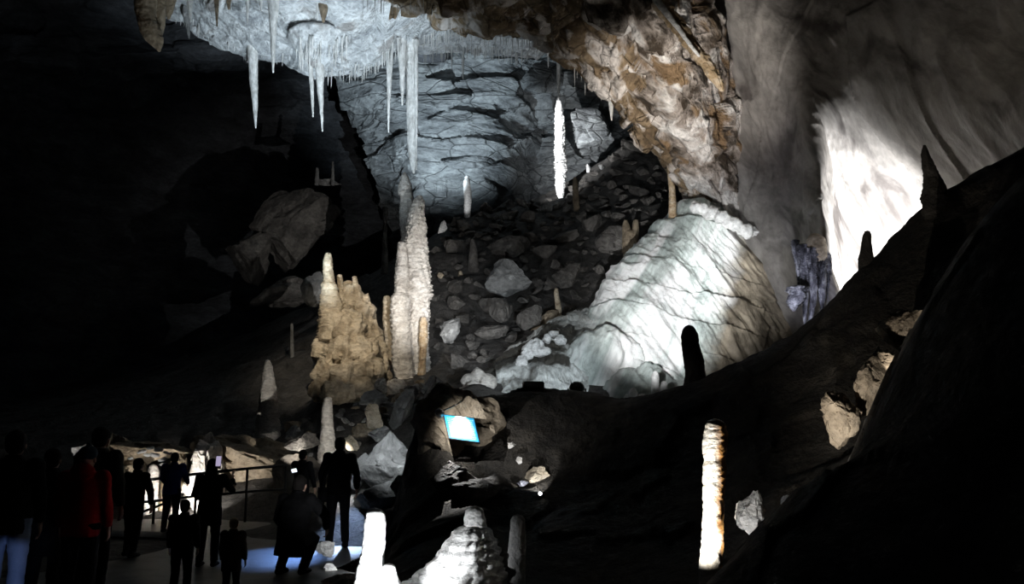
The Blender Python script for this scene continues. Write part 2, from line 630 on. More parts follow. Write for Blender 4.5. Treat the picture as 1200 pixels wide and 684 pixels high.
# ------------------------------------------------------------------ walls and ceilings
def G(rows):
    return np.array([[W(*p) for p in r] for r in rows])


def rockdisp(a1=.25, s1=.35, a2=.15, s2=.8, seed=0, st=(1, 1, 1), a3=.04, s3=3.0):
    st = np.array(st, float)

    def f(P, N):
        Q = P * st
        v, e = facets(Q * s2, seed + 1, .6)
        d = a1 * fbm(Q * s1, 4, seed) + a2 * v - a2 * .5 * np.exp(-e * 12) + a3 * fbm(Q * s3, 4, seed + 5)
        return d
    return f


# pale ceiling slab with the lit underside: rows run from the near top to the lip far down, then curl up behind
lip = [(120, -60), (190, 12), (215, 22), (240, 42), (265, 52), (300, 66), (340, 72), (380, 84), (420, 84), (450, 68), (475, 58), (510, 46), (545, 42), (590, 40), (640, 52), (690, 62)]
rows = []
for k, (dY, up) in enumerate([(-7, 150), (-4.2, 80), (-2, 36), (-.8, 14), (0, 0), (.5, 2), (1.3, 24), (3, 80)]):
    r = []
    for i, (px, py) in enumerate(lip):
        Y = 27 + (1.0 if i > 10 else 0)
        if k < 5:
            r.append((px + up * .1, py - up, Y + dY))
        else:
            r.append((px, py - up, Y + dY))
    rows.append(r)
struct(sheet('ceiling', G(rows), 150, 330, rockdisp(.22, .4, .13, .9, 41, (1, 1, 1), .10, 3.2), M['ceil_calcite'], face_from=(-4, 22, 2)))

# a thinner ledge of ceiling behind it, fringed with icicles
lip2 = [(470, 50), (500, 62), (530, 58), (560, 62), (590, 60), (620, 66), (650, 60), (690, 72), (740, 90)]
rows = []
for (dY, up) in [(-9, 120), (-5, 60), (-2, 22), (-.6, 5), (0, 0), (1.2, 6), (3, 60)]:
    rows.append([(px, py - up, 34 + .9 * i + dY) for i, (px, py) in enumerate(lip2)])
struct(sheet('ceiling_rear', G(rows), 90, 160, rockdisp(.25, .4, .12, .9, 45), M['ceil_calcite'], face_from=(-4, 28, 4)))

# dim ceiling and wall far to the left
rows = [[(-150, -160, 26), (0, -160, 27), (120, -150, 28), (260, -150, 29), (480, -150, 31)],
        [(-150, 20, 33), (0, 20, 34), (140, 10, 35), (300, 0, 36), (520, 0, 38)],
        [(-150, 78, 34), (0, 80, 35), (140, 76, 36), (320, 70, 38), (520, 60, 42)],
        [(-150, 92, 39), (0, 95, 40), (140, 95, 44), (330, 100, 50), (540, 90, 54)],
        [(-150, 220, 42), (0, 230, 46), (150, 240, 52), (330, 260, 57), (560, 240, 58)],
        [(-150, 480, 40), (0, 480, 46), (150, 490, 52), (330, 480, 57), (560, 440, 58)]]
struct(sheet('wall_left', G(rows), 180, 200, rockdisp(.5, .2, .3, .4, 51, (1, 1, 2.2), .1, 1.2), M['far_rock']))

# lit wall at the back
rows = []
cols = [(395, 2.5), (428, 1.2), (450, 0), (490, 0), (530, 0), (570, .3), (600, 1.8), (625, 4.5), (650, 4.0), (690, 3), (730, 2), (790, 1), (860, 0)]
for py, extra in [(-60, -4), (20, -1.5), (60, 0), (100, .3), (140, .6), (180, 1.2), (215, 2.0), (250, 5), (330, 7)]:
    r = []
    for i, (px, d) in enumerate(cols):
        sh = max(0, (py - 90)) * .36 if i < 3 else (max(0, (py - 110)) * .22 if i < 4 else 0)
        r.append((px + sh, py, 45 + extra + d * (1 if py > 110 else .3)))
    rows.append(r)


def backdisp(P, N):
    Q = P * np.array([.6, .6, 1.0])
    Q = Q + .25 * np.stack([0 * Q[:, 0], 0 * Q[:, 0], fbm(P * .35, 3, 61)], 1)
    v, e = facets(Q * np.array([.5, .5, 1.3]), 62, .35)
    st = ridged(P * np.array([.15, .15, 1.1]) + fbm(P * .3, 2, 64)[:, None] * .5, 4, 65)
    return .45 * v + .35 * st + .3 * fbm(P * .3, 3, 66) + .08 * fbm(P * 1.8, 4, 67)


struct(sheet('wall_back', G(rows), 260, 330, backdisp, M['back_rock']))

# brown overhang: a thick rib of rock from the ceiling down to the flowstone.  u: back curl, edge, face, arris, right flank
spine = [
    [(330, -40, 25), (370, -70, 20), (440, -150, 18), (560, -250, 17), (640, -300, 18), (700, -320, 20)],
    [(470, 0, 27), (462, 6, 21.5), (520, -30, 19.5), (640, -110, 18.5), (700, -160, 19), (750, -200, 21)],
    [(560, 20, 28), (560, 20, 23), (600, 5, 21.5), (680, -50, 20), (740, -90, 20), (785, -110, 22)],
    [(640, 40, 29), (632, 44, 24), (650, 22, 22.5), (712, -5, 21), (768, -30, 21), (812, -50, 23)],
    [(690, 75, 30), (672, 68, 25), (690, 45, 23.5), (738, 40, 22.3), (788, 20, 22.2), (832, 0, 24.5)],
    [(730, 110, 31), (710, 108, 26.2), (724, 92, 24.8), (765, 85, 23.5), (808, 70, 23.4), (850, 50, 25.5)],
    [(770, 165, 32), (746, 155, 27.4), (757, 138, 26), (790, 128, 24.7), (824, 112, 24.6), (862, 90, 26.8)],
    [(805, 205, 33), (776, 190, 28.4), (787, 178, 27), (811, 168, 26), (842, 152, 25.8), (878, 130, 27.8)],
    [(825, 240, 34), (793, 226, 29), (805, 216, 27.8), (828, 205, 27), (858, 190, 27), (894, 175, 28.7)],
    [(850, 280, 34), (815, 262, 29.5), (828, 252, 28.4), (848, 245, 27.8), (878, 235, 28), (912, 225, 29)],
    [(900, 330, 34), (850, 320, 30), (865, 312, 29), (890, 305, 28.6), (915, 300, 28.8), (945, 290, 30)]]


def ribdisp(P, N):
    Q = P @ np.array([[.8, 0, -.6], [0, 1, 0], [.6, 0, .8]])
    v, e = facets(Q * np.array([.9, .7, .5]), 72, .7)
    v2, e2 = facets(Q * np.array([2.0, 1.6, 1.2]), 73, .6)
    return .28 * v + .12 * v2 - .12 * np.exp(-e * 10) + .25 * fbm(Q * .5, 3, 74) + .06 * fbm(Q * 2.4, 4, 75)


ov = struct(sheet('wall_overhang', G(spine), 330, 190, ribdisp, M['brown_rock']))
ov.data.materials.append(M['pale_band'])
nf = len(ov.data.polygons)
ce = np.empty(nf * 3, np.float32)
ov.data.polygons.foreach_get('center', ce)
ce = ce.reshape(-1, 3)
jj = np.tile(np.arange(189) / 189.0, 329)
ii = np.repeat(np.arange(329) / 329.0, 189)
mk = jj + .22 * fbm(ce * .55, 3, 79) > .50 - .16 * np.clip((ii - .45) / .3, 0, 1)
ov.data.polygons.foreach_set('material_index', mk.astype(np.int32))


# great slab wall on the right with the lit recess behind its arris
pxs = [730, 800, 870, 930, 960, 972, 1010, 1080, 1150, 1250, 1400]
tab = [(-150, [26, 25, 24, 22.5, 21.5, 21.2, 20, 18.5, 17, 15, 13], 0),
       (-40, [27.7, 26.5, 25, 23.2, 22.2, 21.9, 20.7, 18.8, 17.3, 15.3, 13], 0),
       (50, [29.3, 28, 26, 24, 22.8, 22.5, 21.5, 19.4, 17.8, 15.8, 13.3], -16),
       (105, [30, 28.6, 26.6, 24.3, 22.85, 22.55, 21.7, 19.8, 18.0, 15.9, 13.5], -13),
       (145, [30.3, 28.9, 26.9, 24.4, 22.8, 22.75, 22.2, 20.4, 18.4, 16.2, 13.7], -9),
       (190, [30.5, 29.2, 27.2, 24.4, 22.6, 23.5, 23.0, 21.3, 19.2, 16.6, 13.9], 0),
       (230, [30.7, 29.5, 27.5, 24.5, 22.5, 24.6, 24.1, 22.2, 19.9, 16.9, 14], 3),
       (300, [31, 30, 28, 24.5, 22.3, 25.4, 24.9, 23, 20.5, 17, 14], 12),
       (360, [31, 30, 28, 24.5, 22.2, 25.4, 25, 23.3, 20.8, 17.2, 14], 20),
       (440, [31, 30, 28, 24.5, 22.2, 25.4, 25, 23.5, 21, 17.4, 14], 26)]
rows = [[(p + (sh if 3 <= i <= 6 else sh * .4) + (min(125, max(0, (py - 60) * .62)) if i == 0 else min(64, max(0, (py - 120) * .45)) if i == 1 else 0), py, y) for i, (p, y) in enumerate(zip(pxs, ys))] for py, ys, sh in tab]


def slabdisp(P, N):
    Q = P @ np.array([[.89, 0, -.45], [0, 1, 0], [.45, 0, .89]])
    r = ridged(Q * np.array([.9, .5, .12]), 4, 81)
    v, e = facets(Q * np.array([.35, .3, .16]), 82, .4)
    return .22 * r + .07 * v + .3 * fbm(Q * .25, 3, 83) + .05 * fbm(Q * np.array([2.2, 2, .7]), 4, 84)


struct(sheet('wall_right', G(rows), 330, 420, slabdisp, M['slab_rock']))
# ------------------------------------------------------------------ dripstone
def turned(name, Y, prof, mat, seed=0, plate=.10, rough=.10, freq=1.6, nseg=36, base=.35, top=0.0, parent=None, flute=0.0, depth=1.0, knob=0.0, slant=0.0):
    """dripstone of measured outline [(py, left, right)] at distance Y, turned round its axis and layered"""
    C, R = [], []
    pr = sorted(prof)
    for py, xl, xr in pr:
        C.append(W((xl + xr) / 2, py, Y))
        R.append((xr - xl) / 2 * mpp((xl + xr) / 2, py, Y))
    C, R = np.array(C), np.array(R)
    if base > 0:
        C = np.vstack([C, C[-1] - [0, 0, base]])
        R = np.append(R, R[-1] * 1.08)
    if top > 0:
        C = np.vstack([C[0] + [0, 0, top], C])
        R = np.append(R[0] * 1.1, R)
    C[:, 1] += slant * (C[:, 2] - C[-1, 2])
    z = -C[:, 2]
    L = z[-1] - z[0]
    rm = R.mean()
    n = int(np.clip(L / max(2 * PI * rm / nseg, L / 330), 24, 330))
    zz = np.linspace(z[0], z[-1], n)
    def itp(a):
        k = np.interp(zz, z, a)
        return k
    cx, cy, rr = itp(C[:, 0]), itp(C[:, 1]), itp(R)
    th = np.linspace(0, 2 * PI, nseg, endpoint=False)
    TH, ZZ = np.meshgrid(th, -zz)
    RR = np.repeat(rr[:, None], nseg, 1)
    CX = np.repeat(cx[:, None], nseg, 1)
    CY = np.repeat(cy[:, None], nseg, 1)
    P = np.stack([np.cos(TH) * rm * 1.0, np.sin(TH) * rm, ZZ], -1).reshape(-1, 3) / rm
    q = P * np.array([1, 1, .55]) * freq * .7 + seed * 7.3
    nz = fbm(q, 4, seed)
    wz = P[:, 2] * freq + .7 * pnoise(P * .6 + seed, seed + 3) + .35 * pnoise(P * 1.7 + seed, seed + 4)
    saw = wz - np.floor(wz)
    pl = (saw ** .7 - .5) * (0.6 + .8 * pnoise(P * .8 + 9 + seed, seed + 6))
    v, e = facets(P * np.array([1.3, 1.3, 1.9]) * freq * .8 + seed, seed + 8, .3)
    k = 1 + plate * pl * 1.3 + rough * 1.5 * nz + knob * (.35 - np.exp(-e * 4)) * .6
    if flute > 0:
        k = k + flute * ridged(np.stack([P[:, 0] * 2.2, P[:, 1] * 2.2, P[:, 2] * .15], 1) + seed, 3, seed + 2) - flute * .5
    RR = RR * np.clip(k, .35, 1.7).reshape(RR.shape)
    V = np.stack([CX + np.cos(TH) * RR, CY + np.sin(TH) * RR * depth, ZZ], -1).reshape(-1, 3)
    V = V + (np.stack([pnoise(V * 1.1 / max(rm, .05) * .25 + seed, 5), pnoise(V / max(rm, .05) * .25 + 5 + seed, 6), 0 * nz], 1) * rm * .12)
    # close the ends
    F = list(map(tuple, grid_faces(n, nseg, True)))
    a, b = len(V), len(V) + 1
    V = np.vstack([V, [[cx[0], cy[0], -zz[0] + rr[0] * .35]], [[cx[-1], cy[-1], -zz[-1] - (0 if base else rr[-1] * .5)]]])
    F += [(a, (j + 1) % nseg, j) for j in range(nseg)]
    o0 = (n - 1) * nseg
    F += [(b, o0 + j, o0 + (j + 1) % nseg) for j in range(nseg)]
    F = [f[::-1] for f in F]
    return V, F


def own_origin(V, at=None):
    V = np.asarray(V, float)
    c = V.mean(0) if at is None else np.asarray(at, float)
    return V - c, c


def thing_mesh(name, V, F, mat, label=None, cat=None, group=None, parent=None, at=None, smooth=True):
    if parent is None:
        V, c = own_origin(V, at if at is not None else [np.mean(V[:, 0]), np.mean(V[:, 1]), np.min(V[:, 2])])
        o = link(name, mesh_raw(name, V, F), mat, None, smooth)
        o.location = c
    else:
        V = V - np.array(parent.location)
        o = link(name, mesh_raw(name, V, F), mat, parent, smooth)
    tag(o, label, cat, group)
    return o


def stalagmite(Y, prof, mat, label, seed=0, group=None, **kw):
    V, F = turned('stalagmite', Y, prof, mat, seed, **kw)
    return thing_mesh('stalagmite', V, F, M[mat], label, 'stalagmite', group)


def stalactite(Y, prof, mat, label, seed=0, group=None, **kw):
    kw.setdefault('plate', .03)
    kw.setdefault('rough', .06)
    kw.setdefault('nseg', 18)
    top = kw.pop('top', .5)
    V, F = turned('stalactite', Y, prof, mat, seed, base=0, top=top, **kw)
    return thing_mesh('stalactite', V, F, M[mat], label, 'stalactite', group, at=[V[:, 0].mean(), V[:, 1].mean(), V[:, 2].max()])


# --- standing ones -----------------------------------------------------------
stalagmite(22, [(422, 311, 316), (430, 309, 319), (445, 307, 322), (460, 305, 324), (480, 303, 326), (500, 299, 328), (518, 297, 330)], 'calcite',
           'pale ridged cone stalagmite standing alone above the handrail boulders on the dark left', 3, plate=.24, freq=2.6, knob=.15)
stalagmite(19, [(466, 380, 389), (480, 377, 390), (500, 376, 391), (530, 373, 394)], 'calcite',
           'short pale ridged stalagmite just above the head of the man with the shoulder bag', 5, plate=.12, freq=1.8)

# the cream group: one grown-together formation
c0 = W(410, 465, 23.5)
cl_ = empty('stalagmite_cluster', c0)
tag(cl_, 'broad cream stalagmite mound of draped tiers with three small spires on top', 'stalagmite')


def lobes(name, Y, items, mat, parent, seed, voxel=.035, flow=.09, label=None, tier=False):
    """drooping flowstone tiers fused into one surface; items: (px, py, half width px, half height px, dY)"""
    bm = bmesh.new()
    for k, (px, py, hw, hh, dY) in enumerate(items):
        s = mpp(px, py, Y + dY)
        c = W(px, py, Y + dY)
        r = bmesh.ops.create_icosphere(bm, subdivisions=3, radius=1)
        for v in r['verts']:
            z = v.co.z
            f = (1.08 - .22 * z) if z > 0 else 1.08 * (1 - max(0, -z - .55) ** 2 * 1.2)
            if tier:
                v.co = Vector((v.co.x * hw * s * (1.12 - .1 * z), v.co.y * hw * s * (1.12 - .1 * z) * .9, (z * 1.15 if z > 0 else z * .62) * hh * s)) + Vector(c)
                continue
            v.co = Vector((v.co.x * hw * s * f, v.co.y * hw * s * f * .85, (z if z > 0 else z * 1.0) * hh * s)) + Vector(c)
    me = bpy.data.meshes.new('tmp')
    bm.to_mesh(me)
    bm.free()
    V, F = remeshed(me, voxel)
    N = vnormals(V, F)
    Q = V * np.array([1, 1, .16]) * 3.2
    fl = ridged(Q + seed, 4, seed + 1)
    V = V + N * (flow * (fl - .7) + flow * .6 * fbm(V * 2.2, 4, seed + 2) + flow * .25 * fbm(V * 7, 3, seed + 4))[:, None]
    return thing_mesh(name, V, F, M[mat], label, None, None, parent)


def vnormals(V, F):
    a, b, c, d = (V[F[:, i]] for i in range(4))
    fn = np.cross(c - a, d - b)
    N = np.zeros_like(V)
    for i in range(4):
        np.add.at(N, F[:, i], fn)
    return N / (np.linalg.norm(N, axis=1, keepdims=True) + 1e-12)


def remeshed(me, voxel, smooth=2):
    o = bpy.data.objects.new('tmp', me)
    COL.objects.link(o)
    m = o.modifiers.new('r', 'REMESH')
    m.mode = 'VOXEL'
    m.voxel_size = voxel
    if smooth:
        s = o.modifiers.new('s', 'SMOOTH')
        s.iterations = smooth
        s.factor = .5
    dg = bpy.context.evaluated_depsgraph_get()
    ev = o.evaluated_get(dg)
    m2 = ev.to_mesh()
    V = np.empty(len(m2.vertices) * 3)
    m2.vertices.foreach_get('co', V)
    F = np.empty(len(m2.loops), dtype=np.int32)
    m2.loops.foreach_get('vertex_index', F)
    V = V.reshape(-1, 3)
    F = F.reshape(-1, 4)
    ev.to_mesh_clear()
    bpy.data.objects.remove(o)
    bpy.data.meshes.remove(me)
    return V, F


lobes('flowstone_tiers', 23.6, [(408, 356, 19, 24, .3), (396, 374, 14, 20, .1), (424, 372, 15, 22, .2), (386, 390, 13, 16, -.1), (408, 388, 21, 22, -.35), (433, 393, 14, 20, .1),
                                (380, 413, 14, 18, -.4), (402, 415, 18, 18, -.8), (426, 413, 17, 18, -.6), (444, 417, 11, 18, -.1),
                                (382, 437, 14, 16, -.9), (408, 439, 18, 18, -1.2), (432, 439, 17, 20, -.9), (448, 440, 9, 18, -.3),
                                (375, 461, 13, 16, -1.3), (398, 463, 20, 18, -1.6), (424, 463, 18, 18, -1.3), (443, 463, 12, 18, -.7)], 'cream', cl_, 11, .035, .25, tier=True)
V, F = turned('spire', 23.3, [(297, 381, 388), (304, 379, 389), (318, 379, 391), (330, 379, 392), (333, 376, 394), (348, 376, 399), (362, 375, 402), (385, 373, 404)], 'cream', 21, plate=.42, freq=2.6, rough=.12, knob=.15)
thing_mesh('spire', V, F, M['cream'], 'tallest cream spire', parent=cl_)
V, F = turned('spire', 23.6, [(322, 395, 401), (332, 395, 402), (350, 395, 404)], 'cream', 22, plate=.3)
thing_mesh('spire', V, F, M['cream'], 'middle short spire', parent=cl_)
V, F = turned('spire', 23.6, [(324, 413, 418), (332, 413, 420), (345, 415, 424), (365, 415, 428)], 'cream', 23, plate=.3)
thing_mesh('spire', V, F, M['cream'], 'leaning right hand spire', parent=cl_)

# the tall white columns
stalagmite(27.2, [(202, 473, 476), (207, 470, 479), (218, 467, 483), (228, 466, 484), (231, 469, 484), (255, 468, 485), (275, 470, 487), (300, 469, 490), (340, 466, 492), (440, 462, 494)], 'calcite',
           'slim bullet-tipped stalagmite rising behind the tallest white one under the big icicle', 31, plate=.13, freq=1.7, knob=.12, rough=.12)
tw = empty('stalagmite_column', W(485, 442, 26))
tag(tw, 'tallest white knobbly stalagmite column with a stepped companion fused to its left', 'stalagmite')
V, F = turned('shaft', 26, [(229, 489, 494), (236, 484, 497), (248, 480, 498), (262, 477, 499), (280, 475, 500), (296, 473, 501), (312, 472, 503), (330, 471, 506), (347, 470, 507), (352, 474, 503), (372, 472, 502), (400, 474, 502), (425, 472, 503), (446, 468, 506)], 'calcite_white', 33,
              plate=.15, rough=.16, freq=2.4, nseg=64, knob=.40)
thing_mesh('shaft', V, F, M['calcite'], parent=tw)
V, F = turned('companion_shaft', 25.6, [(284, 466, 474), (292, 465, 477), (310, 464, 478), (316, 463, 480), (342, 462, 480)], 'calcite', 35, plate=.14, knob=.4, freq=1.9, base=.6)
thing_mesh('companion_shaft', V, F, M['calcite'], parent=tw)
V, F = turned('companion_shaft', 25.4, [(344, 461, 477), (350, 458, 480), (375, 458, 480), (400, 459, 482), (425, 460, 484), (450, 458, 488)], 'calcite', 37, plate=.26, knob=.2, freq=2.0, nseg=52)
thing_mesh('companion_shaft', V, F, M['calcite'], parent=tw)
V, F = turned('companion_shaft', 25.8, [(347, 450, 457), (354, 448, 460), (372, 448, 460), (390, 450, 462), (420, 452, 464), (450, 450, 468)], 'calcite', 39, plate=.2, knob=.3, freq=2.0)
thing_mesh('companion_shaft', V, F, M['cream'], 'cream coloured side column', parent=tw)
V, F = turned('companion_shaft', 25.5, [(372, 493, 499), (380, 491, 501), (400, 491, 501), (410, 492, 500), (425, 491, 499), (445, 489, 499)], 'orange_calcite', 40, plate=.35, knob=.3, rough=.15)
thing_mesh('companion_shaft', V, F, M['orange_calcite'], 'rust coloured side column', parent=tw)

stalagmite(40, [(206, 545.5, 549.5), (213, 543, 551), (225, 543, 552.5), (235, 544, 553), (246, 544, 552), (257, 544, 551)], 'calcite_white', 'small white stalagmite standing on the skyline of the scree below the blue wall', 41, plate=.16, freq=1.2, nseg=20)
stalagmite(41, [(118, 652, 657), (126, 651, 659), (140, 650, 662), (160, 650, 662), (180, 650, 663), (200, 650, 664), (215, 651, 663), (224, 652, 661), (233, 654, 660)], 'calcite_white',
           'brilliant white knobbly stalagmite column at the top of the scree below a thin icicle', 43, plate=.22, knob=.7, freq=1.5, rough=.25)
stalagmite(38, [(208, 671.5, 676), (216, 670.5, 677.5), (235, 671, 679), (250, 673, 680)], 'tan_rock', 'small grey stalagmite to the right of the brilliant white column', 45, plate=.08, nseg=18)
stalagmite(28.7, [(205, 782, 789), (215, 783, 791), (228, 784, 792), (250, 783, 793)], 'orange_calcite', 'thin amber column between the overhang tip and the white flowstone top', 47, plate=.06, nseg=18, top=.8)
tt = empty('stalagmite_pair', W(740, 290, 32))
tag(tt, 'small brown stalagmite with two stubby tips beside the left edge of the flowstone', 'stalagmite')
for k, pr in enumerate([[(258, 731, 735), (266, 729, 738), (285, 729, 742)], [(258, 742, 748), (266, 741, 749), (285, 736, 748)]]):
    V, F = turned('tip', 32, pr, 'cream', 48 + k, plate=.16, nseg=20)
    thing_mesh('tip', V, F, M['tan_rock'], parent=tt)
V, F = turned('body', 32, [(272, 731, 748), (280, 729, 748), (290, 731, 747)], 'cream', 50, plate=.12, nseg=28)
thing_mesh('body', V, F, M['tan_rock'], parent=tt)
stalagmite(29, [(338, 650, 654), (343, 649, 655), (362, 651, 658)], 'cream', 'small pale finger stalagmite on a tan slab in the middle of the scree', 51, plate=.05, nseg=18)
stalagmite(27, [(379, 340.5, 343.5), (390, 340, 344), (424, 340, 345)], 'boulder_grey', 'thin grey stick-like stalagmite in the dark left of the cream mound', 52, plate=.03, nseg=14)
stalagmite(33, [(280, 552, 556), (290, 550, 559), (310, 549, 561), (330, 546, 563)], 'rubble', 'dark narrow stalagmite with one lit edge right of the tall white column', 53, plate=.1, nseg=20)
stalagmite(32.5, [(318, 537.5, 541.5), (326, 536, 544), (340, 534, 545)], 'cream', 'tiny pale stalagmite at the foot of the dark narrow one', 54, plate=.14, nseg=18)
stalagmite(31, [(243, 448, 455), (250, 448, 455), (262, 449, 453), (310, 447, 455)], 'rubble', 'dim slender stalagmite in the shade left of the bullet-tipped one', 55, plate=.06, nseg=18)
stalagmite(36, [(189, 389, 391.4), (196, 388.5, 391.6), (208, 388, 392)], 'boulder_grey', 'tiny dim stalagmite on top of the far dark ledge', 56, nseg=12, plate=.05, group='tiny stalagmites on the far dark ledge')
stalagmite(36, [(197, 370, 373.6), (208, 369, 374)], 'boulder_grey', 'tiny dim stump on the left end of the far dark ledge', 57, nseg=12, plate=.05, group='tiny stalagmites on the far dark ledge')
stalagmite(13.6, [(382, 803, 812), (386, 800, 815), (393, 798, 819), (402, 799, 819), (420, 801, 824), (436, 804, 826), (460, 800, 832)], 'near_rock', 'black stalagmite silhouetted against the white flowstone', 58, plate=.08)
stalagmite(12.45, [(271, 1013, 1019), (276, 1011, 1021), (288, 1009, 1021), (304, 1006, 1024)], 'near_rock', 'small black stalagmite silhouetted against the glaring white recess', 59, plate=.05, nseg=20)
stalagmite(11.9, [(170, 1082, 1085), (180, 1080, 1089), (200, 1082, 1098), (222, 1083, 1108), (250, 1080, 1122)], 'near_rock', 'black rock horn at the crest of the dark slope, right edge of the glaring recess', 60, plate=.12, knob=.2, rough=.2)
# bottom edge, near the camera
stalagmite(8.6, [(597, 432, 447), (601, 429, 451), (612, 427, 452), (625, 426, 452), (640, 424, 451), (658, 421, 450), (675, 417, 449), (700, 410, 448)], 'calcite_white', 'stout glaring white stalagmite at the bottom edge beside the path', 61, plate=.06, nseg=48, base=.1)
stalagmite(8.3, [(662, 449, 463), (666, 447, 465), (676, 446, 466), (684, 448, 470), (700, 446, 474)], 'calcite_white', 'low white stump between the glaring white stalagmite and the tiered white cone', 62, plate=.15, base=.1)
bc = empty('stalagmite_cone', W(550, 700, 8.4))
tag(bc, 'wide white tiered cone stalagmite with a blunt crown at the bottom centre', 'stalagmite')
V, F = turned('crown', 8.4, [(595, 548, 565), (598, 546, 567), (608, 544, 569), (619, 543, 570), (630, 541, 573)], 'calcite_white', 63, plate=.10, nseg=44, base=.05, freq=1.3)
thing_mesh('crown', V, F, M['calcite_white'], parent=bc)
V, F = turned('cone', 8.4, [(617, 540, 571), (622, 534, 576), (632, 527, 580), (642, 519, 584), (655, 510, 588), (668, 495, 591), (680, 481, 594), (695, 462, 600)], 'calcite_white', 64, plate=.26, knob=.12, nseg=110, base=.1, freq=3.6, rough=.12)
thing_mesh('cone', V, F, M['calcite_white'], parent=bc)
stalagmite(8.3, [(604, 601, 612), (608, 598, 615), (622, 597, 616), (640, 596, 616), (655, 594, 616), (675, 595, 616), (700, 593, 617)], 'boulder_grey', 'grey pillar stalagmite right of the wide white tiered cone', 66, plate=.06, knob=.1, nseg=40, base=.1)
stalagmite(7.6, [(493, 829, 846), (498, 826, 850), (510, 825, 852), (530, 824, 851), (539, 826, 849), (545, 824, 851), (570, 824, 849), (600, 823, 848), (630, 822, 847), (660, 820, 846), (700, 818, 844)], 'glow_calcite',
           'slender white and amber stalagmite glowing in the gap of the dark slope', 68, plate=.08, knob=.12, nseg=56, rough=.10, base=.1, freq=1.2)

# --- hanging ones ------------------------------------------------------------
HANG = [
    (26.3, [(52, 289, 303), (70, 291, 302), (95, 292, 302), (125, 296, 302), (150, 299, 300.5)], 'icicle', 'stout grey stalactite hanging furthest left below the pale ceiling lip'),
    (22.9, [(-8, 313, 327), (20, 315, 325), (50, 317, 323), (70, 318, 322), (85, 319.3, 321)], 'icicle', 'long bright white stalactite crossing the ceiling in front of the stout grey one'),
    (25.0, [(58, 360, 366), (90, 362, 367.5), (120, 364.5, 368), (137, 366, 367.5)], 'icicle', 'thin stalactite on the left of the pair under the fringed calcite shield'),
    (24.8, [(64, 368, 380), (80, 369, 379.5), (110, 372, 379), (135, 375, 379), (154, 377, 378.5)], 'icicle', 'thicker stalactite on the right of the pair under the fringed calcite shield'),
    (26.4, [(60, 452, 461), (90, 453, 459.5), (120, 453.5, 457.5), (155, 454.5, 456)], 'icicle', 'slim stalactite hanging left of the great white column of ice-like stone'),
    (26.6, [(58, 465, 476), (85, 468, 475), (105, 469, 474), (123, 470.5, 472.5)], 'icicle', 'short tapering stalactite pressed against the left of the great white one'),
    (41, [(58, 652, 657), (80, 652.2, 656.8), (105, 652.6, 656.4), (118, 653.5, 655.6)], 'icicle', 'thin straight stalactite pointing at the brilliant white column'),
    (40, [(60, 641, 644), (79, 642, 643)], 'icicle', 'short straw stalactite, left of two beside the thin straight one'),
    (40, [(61, 646.5, 649.5), (73, 647.5, 648.5)], 'icicle', 'shorter straw stalactite, nearest the thin straight one'),
    (27, [(110, 711, 720), (122, 713, 719.5), (141, 715.8, 717.4)], 'icicle', 'bright white stalactite tooth hanging from the overhang edge'),
    (27.2, [(124, 726, 730), (143, 727.6, 728.8)], 'icicle', 'small white stalactite tooth lower down the overhang edge'),
    (22.9, [(-8, 218, 227), (10, 220, 225.5), (26, 222.5, 224)], 'icicle', 'short gleaming stalactite at the top left end of the pale ceiling'),
    (22.9, [(-8, 250, 257), (14, 252, 256), (31, 253.5, 255)], 'brown_plain', 'short brownish stalactite right of the gleaming top left one'),
    (22.9, [(-8, 263, 272), (11, 267, 269.5)], 'brown_plain', 'dark stubby stalactite at the top edge above the ceiling slope'),
    (22.9, [(-8, 287, 293), (12, 288.5, 291.5), (28, 289.5, 290.6)], 'icicle', 'dull thin stalactite left of the long bright white one'),
    (22.9, [(-8, 303, 309), (13, 305.3, 306.7)], 'icicle', 'short white stalactite left beside the long bright white one'),
    (22.9, [(-8, 322, 328), (21, 324.5, 325.8)], 'icicle', 'short white stalactite right beside the long bright white one'),
    (22.9, [(-8, 371, 386), (12, 374, 384), (26, 377.5, 380)], 'brown_plain', 'brown hanging stone tooth above the fringed calcite shield'),
    (22.9, [(-8, 369, 374), (24, 371.4, 372.6)], 'icicle', 'thin white stalactite left beside the brown hanging stone tooth'),
    (26, [(18, 214, 224), (30, 217, 223), (45, 221, 222.5)], 'boulder_grey', 'grey stalactite cone below the left end of the pale ceiling'),
    (34, [(78, 541, 544), (92, 542, 543)], 'icicle', 'short pale stalactite on the front of the blue wall'),
]
for k, (Y, pr, mt, lb) in enumerate(HANG):
    stalactite(Y, pr, mt, lb, 100 + k, plate=.05 if k in (0, 3) else .03, rough=.08)
big = empty('stalactite', W(482, 45, 27))
tag(big, 'great white fluted stalactite hanging right above the bullet-tipped stalagmite', 'stalactite')
V, F = turned('shaft', 27, [(40, 472, 490), (60, 474, 489), (90, 476, 489), (120, 476, 489), (150, 477, 489), (175, 478, 489), (190, 480, 489), (203, 483.5, 486)], 'icicle', 131, plate=.07, rough=.07, nseg=40, base=0, top=.8, flute=.12, knob=.06)
thing_mesh('shaft', V, F, M['icicle'], parent=big)
V, F = turned('icicle', 26.8, [(60, 485, 490), (120, 486, 490), (199, 487, 488.6)], 'icicle', 132, plate=.02, nseg=14, base=0, top=.4)
thing_mesh('icicle', V, F, M['icicle'], parent=big)
bl = empty('stone_drapery', W(770, -10, 21))
tag(bl, 'slanting amber and white stone blade hanging along the right edge of the overhang', 'stalactite')
V, F = turned('fold', 21.2, [(-14, 752, 772), (10, 768, 788), (32, 786, 803), (52, 801, 817), (72, 818, 833), (92, 833, 846), (106, 843, 849)], 'orange_calcite', 138, plate=.05, rough=.4, nseg=44, base=0, top=.2, flute=.5, knob=.4)
thing_mesh('fold', V, F, M['amber_stone'], parent=bl)
